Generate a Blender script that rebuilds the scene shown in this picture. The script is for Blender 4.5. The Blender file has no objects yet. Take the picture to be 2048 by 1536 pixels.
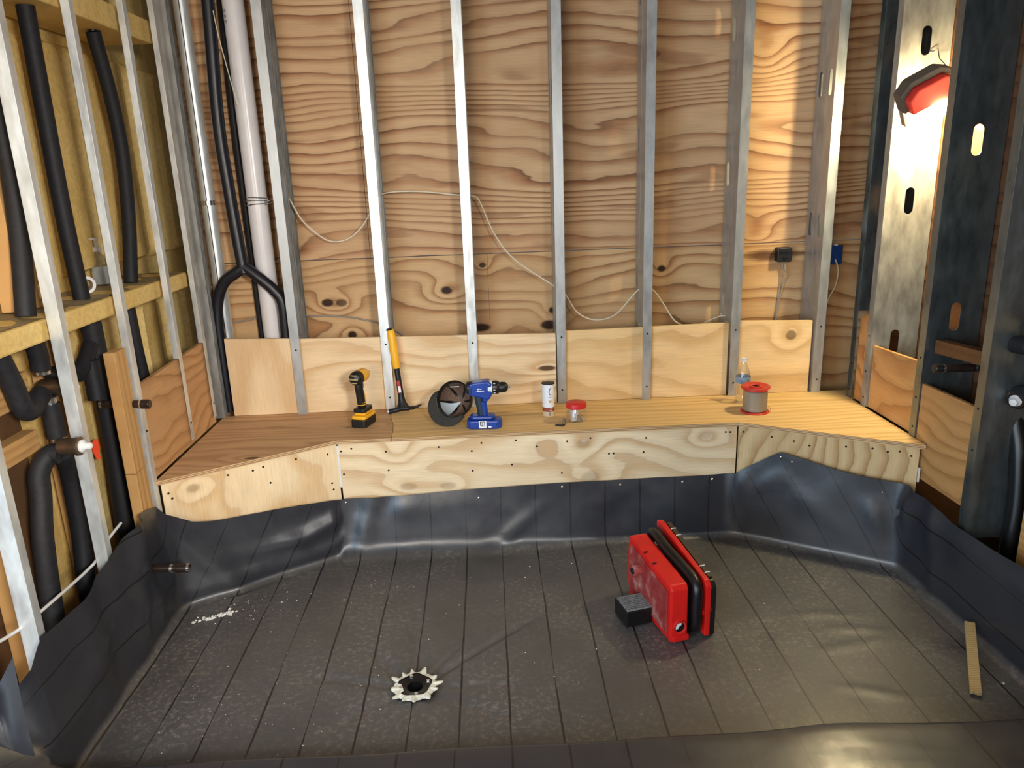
import bpy, bmesh, math, random
from mathutils import Vector, Matrix
from math import pi, sin, cos, sqrt, exp

S = bpy.context.scene
COL = S.collection
random.seed(7)

# ------------------------------------------------------------------ camera
F_PX, PITCH, ROLL, YAW = 1498.24, 0.27599, -0.03556, 0.02616
CAM = Vector((-0.04619, -3.38337, 1.58389))
fw = Vector((sin(YAW) * cos(PITCH), cos(YAW) * cos(PITCH), -sin(PITCH)))
rt = Vector((cos(YAW), -sin(YAW), 0))
up = rt.cross(fw)
r2 = rt * cos(ROLL) + up * sin(ROLL)
u2 = -rt * sin(ROLL) + up * cos(ROLL)
cam = bpy.data.objects.new('camera', bpy.data.cameras.new('camera'))
COL.objects.link(cam)
m3 = Matrix((r2, u2, -fw)).transposed()
cam.matrix_world = Matrix.Translation(CAM) @ m3.to_4x4()
cam.data.sensor_width = 36
cam.data.lens = F_PX / 2048 * 36
cam.data.clip_start = 0.05
S.camera = cam

# ------------------------------------------------------------------ world, light, exposure
W = bpy.data.worlds.new('world'); S.world = W
W.use_nodes = True
W.node_tree.nodes['Background'].inputs[0].default_value = (0.86, 0.92, 1.0, 1)
W.node_tree.nodes['Background'].inputs[1].default_value = 0.10
S.view_settings.view_transform = 'Standard'
S.view_settings.look = 'None'
S.view_settings.gamma = 1
S.view_settings.use_curve_mapping = False
S.view_settings.exposure = 0.1
S.cycles.use_denoising = True
S.cycles.max_bounces = 8


def area(name, loc, target, sx, sy, power, col):
    l = bpy.data.lights.new(name, 'AREA'); l.shape = 'RECTANGLE'
    l.size = sx; l.size_y = sy; l.energy = power; l.color = col
    o = bpy.data.objects.new(name, l); COL.objects.link(o)
    o.location = loc
    d = Vector(target) - Vector(loc)
    o.rotation_euler = d.to_track_quat('-Z', 'Y').to_euler()
    return o


# daylight from an assumed, unseen opening behind the camera, placed to suit the reflections
area('assumed_daylight', (-2.75, -4.1, 1.15), (-0.3, 0, 0.7), 2.0, 2.2, 128, (0.55, 0.78, 1.0))
# unseen dim cool light at the right, added for blue on the liner
area('right_fill', (1.25, -4.5, 1.35), (-0.9, -.4, 0.5), 1.1, 1.5, 9, (0.7, 0.86, 1.0))
# assumed warm lamp of the room, unseen, well behind the camera
area('assumed_room_lamp', (-1.3, -5.6, 1.7), (-0.6, 0, 1.0), 1.4, 1.2, 78, (1.0, 0.87, 0.72))
# unseen fill light, added to brighten the pipes of the left wall
fill_ = area('left_fill', (0.95, -4.4, 1.95), (-1.6, -.9, 0.95), 0.4, 0.4, 17, (1.0, 0.96, 0.89))
fill_.data.spread = math.radians(64)

# ------------------------------------------------------------------ helpers


def lin(r, g, b):
    f = lambda v: (v / 255 / 12.92) if v / 255 <= 0.04045 else ((v / 255 + 0.055) / 1.055) ** 2.4
    return (f(r), f(g), f(b), 1)


class NT:
    """small node-tree builder"""

    def __init__(s, name):
        s.m = bpy.data.materials.new(name); s.m.use_nodes = True
        s.t = s.m.node_tree; s.n = s.t.nodes
        s.bsdf = s.n['Principled BSDF']; s.out = s.n['Material Output']

    def new(s, typ, **kw):
        n = s.n.new(typ)
        for k, v in kw.items():
            setattr(n, k, v)
        return n

    def link(s, a, b):
        s.t.links.new(a, b)

    def put(s, sock, v):
        if v is None:
            return
        if isinstance(v, (int, float, tuple, list)):
            sock.default_value = v
        else:
            s.link(v, sock)

    def math(s, op, a, b=None, c=None):
        n = s.new('ShaderNodeMath', operation=op)
        s.put(n.inputs[0], a); s.put(n.inputs[1], b); s.put(n.inputs[2], c)
        return n.outputs[0]

    def coord(s, kind='Object'):
        return s.new('ShaderNodeTexCoord').outputs[kind]

    def sep(s, v):
        n = s.new('ShaderNodeSeparateXYZ'); s.link(v, n.inputs[0]); return n.outputs

    def comb(s, x, y, z):
        n = s.new('ShaderNodeCombineXYZ')
        for i, v in enumerate((x, y, z)):
            s.put(n.inputs[i], v)
        return n.outputs[0]

    def noise(s, vec, scale=1., detail=2., rough=.5, dist=0.):
        n = s.new('ShaderNodeTexNoise')
        s.put(n.inputs['Vector'], vec)
        n.inputs['Scale'].default_value = scale; n.inputs['Detail'].default_value = detail
        n.inputs['Roughness'].default_value = rough; n.inputs['Distortion'].default_value = dist
        return n.outputs['Fac']

    def ramp(s, f, stops, interp='LINEAR'):
        n = s.new('ShaderNodeValToRGB'); s.put(n.inputs[0], f)
        cr = n.color_ramp; cr.interpolation = interp
        while len(cr.elements) < len(stops):
            cr.elements.new(0.5)
        for e, (p, c) in zip(cr.elements, stops):
            e.position = p
            e.color = c if isinstance(c, tuple) else (c, c, c, 1)
        return n.outputs[0]

    def mix(s, f, a, b, blend='MIX'):
        n = s.new('ShaderNodeMix', data_type='RGBA', blend_type=blend)
        s.put(n.inputs[0], f); s.put(n.inputs[6], a); s.put(n.inputs[7], b)
        return n.outputs[2]

    def bump(s, h, strength=.3, dist=.002):
        n = s.new('ShaderNodeBump')
        n.inputs['Strength'].default_value = strength; n.inputs['Distance'].default_value = dist
        s.put(n.inputs['Height'], h)
        s.link(n.outputs[0], s.bsdf.inputs['Normal'])

    def fin(s, col=None, rough=None, metal=None, spec=None):
        b = s.bsdf.inputs
        s.put(b['Base Color'], col); s.put(b['Roughness'], rough); s.put(b['Metallic'], metal)
        if spec is not None:
            b['Specular IOR Level'].default_value = spec
        return s.m


def plain(name, col, rough=.5, metal=0., var=.12, scale=25., spec=None, bump=0.):
    """one colour with a little procedural unevenness"""
    t = NT(name)
    n = t.noise(t.coord(), scale, 3)
    a = tuple(c * (1 - var) for c in col[:3]) + (1,); b = tuple(min(1, c * (1 + var)) for c in col[:3]) + (1,)
    c = t.ramp(n, [(.3, a), (.7, b)])
    if bump:
        t.bump(n, bump, .002)
    return t.fin(c, rough, metal, spec)


def ply(name, base, dark, mid=None, u='x', v='z', F=14., A=2.6, su=.7, sv=3.0, line=.9, knots=(), seed=0.,
        blotch=.25, rough=.62, pale=None, sharp=.93, stains=(), patch=0., cl=0.):
    """rotary cut plywood veneer: growth rings as contour lines, knots as rings, long fibres"""
    t = NT(name)
    o = t.sep(t.coord()); ax = {'x': 0, 'y': 1, 'z': 2}
    U = o[ax[u]]; V = o[ax[v]]
    n1 = t.noise(t.comb(t.math('MULTIPLY', U, su), t.math('MULTIPLY', V, sv), seed), 1., 1.6, .45)
    n2 = t.noise(t.comb(t.math('MULTIPLY', U, su * 4), t.math('MULTIPLY', V, sv * 4), seed + 3.1), 1., 3, .55)
    h = t.math('MULTIPLY_ADD', n1, A * 2.2, t.math('MULTIPLY', V, F))
    h = t.math('MULTIPLY_ADD', n2, A * .26, h)
    if cl:   # growth rings crowd together and spread apart down the sheet
        n0 = t.noise(t.comb(t.math('MULTIPLY', U, .22), t.math('MULTIPLY', V, 4.2), seed + 31.), 1., .6, .4)
        h = t.math('MULTIPLY_ADD', n0, cl, h)
    kmask = None
    for (ku, kv, ru, rv, st) in knots:
        du = t.math('DIVIDE', t.math('SUBTRACT', U, ku), ru)
        dv = t.math('DIVIDE', t.math('SUBTRACT', V, kv), rv)
        d2 = t.math('ADD', t.math('MULTIPLY', du, du), t.math('MULTIPLY', dv, dv))
        e = t.math('EXPONENT', t.math('MULTIPLY', d2, -.10))
        h = t.math('MULTIPLY_ADD', e, 1.45, h)
        if st > 0:
            wob = t.math('MULTIPLY_ADD', n2, 1.0, d2)
            k = t.math('MULTIPLY', t.math('SMOOTH_MIN', 1., t.math('MAXIMUM', t.math('SUBTRACT', 2.2, t.math('MULTIPLY', wob, 1.1)), 0.), .2), st)
            kmask = k if kmask is None else t.math('MAXIMUM', kmask, k)
    fr = t.math('FRACT', h)
    md = mid or tuple((a + b) / 2 for a, b in zip(base, dark))
    pl = pale or tuple(min(1, a * 1.12) for a in base[:3]) + (1,)
    lc = tuple(b + (d - b) * line for b, d in zip(base, dark))
    c = t.ramp(fr, [(0., base), (.25, pl), (.52, base), (sharp - .14, md), (sharp, lc), (min(.995, sharp + .045), base)])
    strong = t.noise(t.comb(t.math('MULTIPLY', U, 1.6), t.math('MULTIPLY', V, 5.), seed + 21.), 1., 2, .5)
    c = t.mix(t.ramp(strong, [(.33, .45), (.60, 1.)]), t.mix(.25, base, md), c)
    bl = t.noise(t.comb(t.math('MULTIPLY', U, 1.3), t.math('MULTIPLY', V, 6.), seed + 9.), 1., 3, .6)
    c = t.mix(t.math('MULTIPLY', t.math('SUBTRACT', bl, .35), blotch * 2.2), c, md)
    if patch:
        # broad lens shaped areas of dark summer wood
        pn = t.noise(t.comb(t.math('MULTIPLY', U, 1.9), t.math('MULTIPLY_ADD', n1, 1.5, t.math('MULTIPLY', V, 9.)), seed + 15.), 1., 2, .45)
        c = t.mix(t.math('MULTIPLY', t.ramp(pn, [(.60, 0.), (.66, 1.)]), patch), c, tuple(a_ * .45 + b_ * .55 for a_, b_ in zip(md, dark)))
    fib = t.noise(t.comb(t.math('MULTIPLY', U, 6.), t.math('MULTIPLY', V, 220.), seed), 1., 3, .7)
    c = t.mix(1., c, t.ramp(fib, [(.25, .84), (.75, 1.08)]), 'MULTIPLY')
    if kmask is not None:
        c = t.mix(kmask, c, tuple(x * .22 for x in dark[:3]) + (1,))
    for (ku, kv, ru, rv, st, colr) in stains:
        du = t.math('DIVIDE', t.math('SUBTRACT', U, ku), ru)
        dv = t.math('DIVIDE', t.math('SUBTRACT', V, kv), rv)
        d2 = t.math('ADD', t.math('MULTIPLY', du, du), t.math('MULTIPLY', dv, dv))
        w2 = t.math('ADD', d2, t.math('MULTIPLY', fib, 1.6))
        k = t.math('MULTIPLY', t.math('MINIMUM', 1., t.math('MAXIMUM', t.math('SUBTRACT', 2.0, w2), 0.)), st)
        c = t.mix(k, c, colr)
    t.bump(t.math('ADD', t.math('MULTIPLY', fib, .4), fr), .12, .0015)
    return t.fin(c, rough, 0, .3)


def zinc(name, col, rough=.42, metal=.55, var=.18):
    t = NT(name)
    o = t.sep(t.coord())
    n = t.noise(t.comb(o[0], o[1], t.math('MULTIPLY', o[2], .35)), 26, 4, .6)
    a = tuple(c * (1 - var) for c in col[:3]) + (1,); b = tuple(min(1, c * (1 + var)) for c in col[:3]) + (1,)
    c = t.ramp(n, [(.3, a), (.7, b)])
    r = t.ramp(n, [(.3, rough - .08), (.7, rough + .1)])
    t.bump(n, .08, .002)
    return t.fin(c, r, metal)


class MB:
    """collects shapes, builds ONE mesh object"""

    def __init__(s):
        s.v = []; s.f = []; s.mi = []; s.uv = None

    def add(s, vs, fs, mi=0):
        b = len(s.v)
        s.v += [tuple(p) for p in vs]
        s.f += [tuple(i + b for i in f) for f in fs]
        s.mi += [mi] * len(fs) if isinstance(mi, int) else list(mi)
        return s

    def box(s, a, b, mi=0, M=None):
        x0, y0, z0 = a; x1, y1, z1 = b
        vs = [Vector(p) for p in ((x0, y0, z0), (x1, y0, z0), (x1, y1, z0), (x0, y1, z0), (x0, y0, z1), (x1, y0, z1), (x1, y1, z1), (x0, y1, z1))]
        if M:
            vs = [M @ p for p in vs]
        return s.add(vs, [(3, 2, 1, 0), (4, 5, 6, 7), (0, 1, 5, 4), (1, 2, 6, 5), (2, 3, 7, 6), (3, 0, 4, 7)], mi)

    def prism(s, poly, z0, z1, mi=0, side=None, M=None):
        """poly: xy list ccw, extruded z0..z1"""
        n = len(poly); side = mi if side is None else side
        vs = [Vector((x, y, z0)) for x, y in poly] + [Vector((x, y, z1)) for x, y in poly]
        if M:
            vs = [M @ p for p in vs]
        fs = [tuple(range(n - 1, -1, -1)), tuple(range(n, 2 * n))] + [(i, (i + 1) % n, n + (i + 1) % n, n + i) for i in range(n)]
        return s.add(vs, fs, [mi, mi] + [side] * n)

    def tube(s, path, r, n=12, mi=0, cap=True):
        P = [Vector(p) for p in path]; k = len(P)
        rr = r if isinstance(r, (list, tuple)) else [r] * k
        vs = []; fs = []; prev = None
        for i, p in enumerate(P):
            t = (P[min(i + 1, k - 1)] - P[max(i - 1, 0)]).normalized()
            if prev is None:
                a = t.orthogonal().normalized()
            else:
                a = (prev - t * prev.dot(t)).normalized()
            prev = a; b = t.cross(a)
            for j in range(n):
                q = 2 * pi * j / n
                vs.append(p + (a * cos(q) + b * sin(q)) * rr[i])
        for i in range(k - 1):
            for j in range(n):
                fs.append((i * n + j, i * n + (j + 1) % n, (i + 1) * n + (j + 1) % n, (i + 1) * n + j))
        if cap:
            fs.append(tuple(range(n - 1, -1, -1))); fs.append(tuple(range((k - 1) * n, k * n)))
        return s.add(vs, fs, mi)

    def lathe(s, prof, M=None, n=24, mi=0, a0=0., a1=2 * pi):
        """prof: (r,z) list about local z"""
        full = abs(a1 - a0 - 2 * pi) < 1e-6
        m = n if full else n + 1
        vs = []
        for r, z in prof:
            for j in range(m):
                q = a0 + (a1 - a0) * j / n
                p = Vector((r * cos(q), r * sin(q), z))
                vs.append(M @ p if M else p)
        fs = []
        for i in range(len(prof) - 1):
            for j in range(n):
                j2 = (j + 1) % m
                fs.append((i * m + j, i * m + j2, (i + 1) * m + j2, (i + 1) * m + j))
        return s.add(vs, fs, mi if isinstance(mi, int) else [mi[i] for i in range(len(prof) - 1) for _ in range(n)])

    def grid(s, fn, nu, nv, mi=0):
        vs = [fn(i / nu, j / nv) for i in range(nu + 1) for j in range(nv + 1)]
        fs = [(i * (nv + 1) + j, (i + 1) * (nv + 1) + j, (i + 1) * (nv + 1) + j + 1, i * (nv + 1) + j + 1) for i in range(nu) for j in range(nv)]
        return s.add(vs, fs, mi)

    def build(s, name, mats, parent=None, local=False, smooth=False, bevel=0., solid=0., segs=2, angle=40):
        me = bpy.data.meshes.new(name)
        me.from_pydata(s.v, [], s.f)
        for m in (mats if isinstance(mats, (list, tuple)) else [mats]):
            me.materials.append(m)
        for p, i in zip(me.polygons, s.mi):
            p.material_index = i
        bm = bmesh.new(); bm.from_mesh(me)
        if not solid:
            bmesh.ops.recalc_face_normals(bm, faces=bm.faces)
        bm.to_mesh(me); bm.free()
        if smooth:
            me.shade_smooth()
            try:
                me.set_sharp_from_angle(angle=math.radians(angle))
            except Exception:
                pass
        o = bpy.data.objects.new(name, me); COL.objects.link(o)
        if parent is not None:
            o.parent = parent
            if not local:
                o.matrix_parent_inverse = world_of(parent).inverted()
        if solid:
            md = o.modifiers.new('thickness', 'SOLIDIFY'); md.thickness = solid; md.offset = 0
        if bevel:
            md = o.modifiers.new('bevel', 'BEVEL'); md.width = bevel; md.segments = segs; md.limit_method = 'ANGLE'
        return o


def world_of(o):
    m = o.matrix_basis.copy()
    if o.parent is not None:
        m = world_of(o.parent) @ o.matrix_parent_inverse @ m
    return m


def tag(o, label, cat, group=None):
    o['label'] = label; o['category'] = cat
    if group:
        o['group'] = group
    return o


def thing(name, label, cat, loc=(0, 0, 0), rotz=0., group=None):
    o = bpy.data.objects.new(name, None); COL.objects.link(o)
    o.location = loc; o.rotation_euler = (0, 0, rotz); o.empty_display_size = .05
    return tag(o, label, cat, group)


def struct(o):
    o['kind'] = 'structure'; return o


def smooth_path(pts, sub=6):
    P = [Vector(p) for p in pts]; out = []
    for i in range(len(P) - 1):
        p0 = P[max(i - 1, 0)]; p1 = P[i]; p2 = P[i + 1]; p3 = P[min(i + 2, len(P) - 1)]
        for k in range(sub):
            t = k / sub
            out.append(.5 * ((2 * p1) + (p2 - p0) * t + (2 * p0 - 5 * p1 + 4 * p2 - p3) * t * t + (3 * p1 - p0 - 3 * p2 + p3) * t ** 3))
    out.append(P[-1])
    return out


def axisM(loc, z, x=None):
    """matrix with local z along z"""
    z = Vector(z).normalized()
    x = Vector(x) if x is not None else z.orthogonal()
    x = (x - z * x.dot(z)).normalized()
    y = z.cross(x)
    return Matrix.Translation(Vector(loc)) @ Matrix((x, y, z)).transposed().to_4x4()


def rounded_rect(x0, y0, x1, y1, r, n=5):
    pts = []
    for cx, cy, a in ((x1 - r, y0 + r, -pi / 2), (x1 - r, y1 - r, 0), (x0 + r, y1 - r, pi / 2), (x0 + r, y0 + r, pi)):
        for i in range(n + 1):
            q = a + pi / 2 * i / n
            pts.append((cx + r * cos(q), cy + r * sin(q)))
    return pts


# ------------------------------------------------------------------ materials
M = {}
BR = lin(122, 74, 40)
M['ply_upper'] = ply('plywood_upper_sheet', lin(210, 172, 130), lin(104, 58, 32), lin(176, 124, 84), F=23, A=2.8, su=.8, sv=3.0, cl=9.5,
                     knots=[(1.238, 2.05, .03, .03, 0.), (1.234, 1.275, .025, .025, 0.)], seed=2., blotch=.40, patch=.45)
M['ply_lower'] = ply('plywood_lower_sheet', lin(208, 170, 124), lin(110, 64, 34), lin(182, 132, 86), F=13, A=3.2, su=.8, sv=2.6, line=.75, cl=4.5,
                     knots=[(-.821, 1.01, .028, .018, 1.), (-.755, 1.008, .026, .017, .8), (-.25, 1.048, .026, .018, 1.),
                            (.785, 1.113, .02, .016, 1.), (-.073, 1.162, .016, .012, .9), (.257, .932, .02, .016, 1.), (.238, .86, .04, .022, 1.),
                            (-.098, .861, .05, .018, 1.), (-.717, .85, .02, .018, 1.)], seed=5., blotch=.25,
                     stains=[(1.29, 1.155, .12, .03, .85, lin(70, 30, 14)), (1.42, 1.16, .1, .012, .7, lin(80, 36, 16))])
M['board_a'] = ply('plywood_fresh_vertical', lin(238, 214, 176), lin(208, 166, 118), lin(220, 184, 138), u='z', v='x', F=5, A=2., su=1., sv=3., line=.5, seed=11., blotch=.4, sharp=.9)
M['board_b'] = ply('plywood_fresh_wide', lin(238, 212, 172), lin(196, 148, 98), lin(222, 184, 136), F=9, A=3., su=1.1, sv=3., line=.6, seed=17., blotch=.3,
                   knots=[(.21, .69, .04, .012, 1.)])
M['board_c'] = ply('plywood_fresh_yellow', lin(232, 200, 150), lin(190, 140, 86), lin(216, 176, 120), F=9, A=3., su=1.1, sv=2.6, line=.55, seed=23., blotch=.4)
M['board_d'] = ply('plywood_fresh_knot', lin(232, 200, 150), lin(190, 140, 86), lin(216, 176, 120), F=9, A=2.5, su=1.2, sv=2.8, line=.55, seed=29., blotch=.3,
                   knots=[(1.362, .801, .024, .022, .75)])
M['seat_left'] = ply('plywood_seat_brown', lin(204, 166, 126), lin(140, 98, 66), lin(186, 144, 104), u='x', v='y', F=16, A=2.6, su=1., sv=4., line=.5, seed=31., blotch=.5,
                     knots=[(-1.02, -.55, .03, .012, .9), (-.66, -.22, .05, .014, .5)])
M['seat'] = ply('plywood_seat_yellow', lin(226, 192, 136), lin(184, 140, 86), lin(212, 174, 116), u='x', v='y', F=22, A=2.8, su=.7, sv=4.5, line=.5, seed=37., blotch=.3)
M['front_l'] = ply('plywood_front_left', lin(240, 216, 178), lin(200, 156, 108), lin(222, 186, 138), u='z', v='x', F=4, A=1.8, su=2.2, sv=4, line=.55, seed=41., blotch=.5,
                   knots=[(.455, -1.215, .016, .02, .35)])
M['front_m'] = ply('plywood_front_middle', lin(238, 216, 180), lin(176, 130, 84), lin(216, 180, 134), F=7, A=2.6, su=1.2, sv=3., line=.55, seed=47., blotch=.35,
                   knots=[(-.46, .455, .025, .02, .0), (-.43, .29, .035, .016, .3), (-.26, .285, .035, .016, .3), (.33, .45, .03, .02, .25), (.36, .29, .04, .03, .3), (.86, .46, .022, .014, .2)])
M['front_r'] = ply('plywood_front_right', lin(206, 178, 134), lin(140, 100, 58), lin(188, 150, 100), u='z', v='x', F=18, A=2.2, su=2.4, sv=2.2, line=.7, seed=53., blotch=.3)
M['board_left'] = ply('plywood_left_wall', lin(210, 164, 116), lin(130, 82, 48), lin(190, 140, 92), u='y', v='z', F=14, A=3., su=1.8, sv=2.4, line=.7, seed=59., blotch=.55)
M['board_r1'] = ply('plywood_right_wall_narrow', lin(200, 150, 96), lin(124, 76, 38), lin(180, 124, 70), u='y', v='z', F=8, A=3, su=3, sv=3, line=.7, seed=61., blotch=.6)
M['board_r2'] = ply('plywood_right_wall_wide', lin(204, 156, 100), lin(140, 90, 48), lin(188, 134, 80), u='y', v='z', F=5, A=2.4, su=1.6, sv=3, line=.6, seed=67., blotch=.6)
M['board_r3'] = ply('plywood_right_wall_low', lin(196, 150, 96), lin(130, 86, 46), lin(178, 130, 78), u='y', v='z', F=14, A=2.4, su=1.6, sv=3, line=.55, seed=71., blotch=.4)
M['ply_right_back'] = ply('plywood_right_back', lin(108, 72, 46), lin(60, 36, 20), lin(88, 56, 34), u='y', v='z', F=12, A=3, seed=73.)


def edge_mat(name, a, b):
    t = NT(name); o = t.sep(t.coord())
    w = t.math('FRACT', t.math('MULTIPLY', o[2], 1 / .0062))
    n = t.noise(t.comb(t.math('MULTIPLY', o[0], 6.), t.math('MULTIPLY', o[1], 6.), t.math('MULTIPLY', o[2], 300.)), 1., 3)
    c = t.ramp(w, [(.0, a), (.45, a), (.55, b), (.95, b)])
    c = t.mix(1., c, t.ramp(n, [(.3, .75), (.7, 1.1)]), 'MULTIPLY')
    return t.fin(c, .7, 0, .2)


M['edge'] = edge_mat('plywood_edge', lin(218, 188, 146), lin(160, 118, 78))
M['wood'] = ply('framing_lumber', lin(204, 160, 104), lin(160, 110, 60), lin(186, 138, 84), u='z', v='y', F=30, A=1.6, su=.5, sv=4, line=.5, seed=83., blotch=.3)
M['wood_h'] = ply('framing_lumber_flat', lin(200, 156, 100), lin(156, 106, 58), lin(182, 134, 80), u='y', v='z', F=40, A=1.4, su=.6, sv=4, line=.5, seed=89., blotch=.3)
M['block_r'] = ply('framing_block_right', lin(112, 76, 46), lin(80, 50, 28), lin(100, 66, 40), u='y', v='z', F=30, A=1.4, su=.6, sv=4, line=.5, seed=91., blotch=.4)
M['stick'] = ply('shim_wood', lin(196, 168, 116), lin(140, 106, 62), u='x', v='y', F=120, A=1.4, su=12, sv=4, line=.6, seed=95.)
M['zinc'] = zinc('galvanised_stud', lin(176, 178, 178), .40, .62)
M['zinc_lit'] = zinc('galvanised_stud_lit', lin(224, 228, 228), .36, .55)  # lit copy of the stud zinc, daylight put into its colour
M['zinc_old'] = zinc('galvanised_stud_dull', lin(150, 148, 142), .5, .45, .3)
M['zinc_shaded'] = zinc('galvanised_stud_shaded', lin(128, 136, 138), .32, .86)  # same zinc as the other studs, shade put into its colour
M['screw'] = plain('dark_screw', lin(40, 34, 30), .5, .6)
M['nail'] = plain('roofing_nail', lin(215, 215, 215), .25, .9)
M['chrome'] = plain('chrome', lin(225, 228, 232), .15, .95, .05)
M['bronze'] = plain('rough_brass', lin(120, 100, 80), .38, .75, .3)
M['foam'] = plain('pipe_insulation', lin(30, 30, 34), .62, 0, .25, 60, .35, .15)
M['foam_gloss'] = plain('pipe_insulation_shiny', lin(24, 25, 34), .38, 0, .2, 40)
M['pvc'] = plain('white_pvc', lin(226, 222, 224), .28, 0, .05, 12)
M['white_plastic'] = plain('white_plastic', lin(226, 226, 226), .4, 0, .05)
M['cable'] = plain('white_cable', lin(226, 214, 190), .5, 0, .06)
M['cable_grey'] = plain('grey_cable', lin(150, 140, 128), .5, 0, .08)
M['brown_pipe'] = plain('brown_stub_pipe', lin(50, 38, 34), .32, .3, .2)
M['black'] = plain('black_plastic', lin(22, 22, 24), .42, 0, .2)
M['rubber'] = plain('black_rubber', lin(16, 16, 18), .36, 0, .2)
M['blue_box'] = plain('blue_box', lin(20, 66, 140), .45)
M['orange'] = plain('orange_plastic', lin(255, 84, 50), .35)
M['yellow'] = plain('yellow_plastic', lin(246, 184, 40), .38, 0, .06)
M['blue'] = plain('blue_plastic', lin(24, 62, 152), .34, 0, .12)
M['blue_dark'] = plain('slate_rubber_grip', lin(32, 46, 62), .55)
M['red'] = plain('red_plastic', lin(214, 30, 26), .34, 0, .1, 14)
M['red_lid'] = plain('red_lid', lin(206, 40, 34), .4, 0, .06)
M['steel_dark'] = plain('black_steel', lin(34, 34, 40), .4, .5)
M['label_white'] = plain('white_label', lin(228, 232, 236), .45, 0, .04)
M['label_red'] = plain('red_label', lin(176, 44, 40), .45, 0, .1)
M['label_grey'] = plain('grey_print', lin(120, 120, 128), .5, 0, .1)
M['label_blue'] = plain('blue_grey_label', lin(120, 142, 164), .45, 0, .3, 90)
M['cap_out'] = plain('cap_cloth_charcoal', lin(58, 56, 54), .85, 0, .2, 200, .2, .3)
M['cap_in'] = plain('cap_mesh_brown', lin(112, 88, 74), .85, 0, .3, 260, .2, .3)
M['cap_white'] = plain('cap_backing_white', lin(196, 206, 214), .8, 0, .1, 60, .2)
M['wire_spool'] = None


def wound(name, a, b):
    t = NT(name); o = t.sep(t.coord())
    w = t.math('FRACT', t.math('MULTIPLY', o[2], 1 / .0022))
    c = t.ramp(w, [(0., a), (.5, b), (1., a)])
    t.bump(w, .3, .001)
    return t.fin(c, .4, .35)


M['wire_spool'] = wound('wound_wire', lin(176, 168, 150), lin(120, 112, 104))


def clear_mat(name, tint=(.96, .98, 1, 1), k=.12):
    t = NT(name)
    tr = t.new('ShaderNodeBsdfTransparent'); tr.inputs[0].default_value = tint
    gl = t.new('ShaderNodeBsdfGlossy'); gl.inputs['Roughness'].default_value = .08
    lw = t.new('ShaderNodeLayerWeight'); lw.inputs[0].default_value = .35
    n = t.noise(t.coord(), 40, 2)
    f = t.math('MULTIPLY_ADD', lw.outputs['Facing'], .5, t.math('MULTIPLY', n, k))
    mx = t.new('ShaderNodeMixShader'); t.link(f, mx.inputs[0]); t.link(tr.outputs[0], mx.inputs[1]); t.link(gl.outputs[0], mx.inputs[2])
    t.link(mx.outputs[0], t.out.inputs[0])
    return t.m


M['clear'] = clear_mat('clear_plastic')


def foam_wall(name, a, b, c):
    t = NT(name); co = t.coord()
    n = t.noise(co, 5, 4, .6); n2 = t.noise(co, 60, 3, .6)
    col = t.ramp(n, [(.25, a), (.5, b), (.78, c)])
    col = t.mix(1., col, t.ramp(n2, [(.3, .85), (.7, 1.1)]), 'MULTIPLY')
    t.bump(n2, .25, .003)
    return t.fin(col, .6, 0, .3)


M['mustard'] = foam_wall('mustard_painted_panel', lin(206, 172, 98), lin(226, 194, 122), lin(236, 208, 142))
M['beam_yellow'] = foam_wall('yellow_wrapped_beam', lin(214, 178, 104), lin(228, 194, 120), lin(236, 206, 138))
M['dust'] = foam_wall('dusty_ledge', lin(110, 98, 76), lin(150, 134, 104), lin(176, 160, 130))
M['concrete'] = foam_wall('concrete_slab', lin(120, 116, 110), lin(140, 136, 130), lin(150, 146, 140))
M['gypsum'] = foam_wall('room_ceiling_board', lin(190, 188, 182), lin(200, 198, 192), lin(208, 206, 200))


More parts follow.
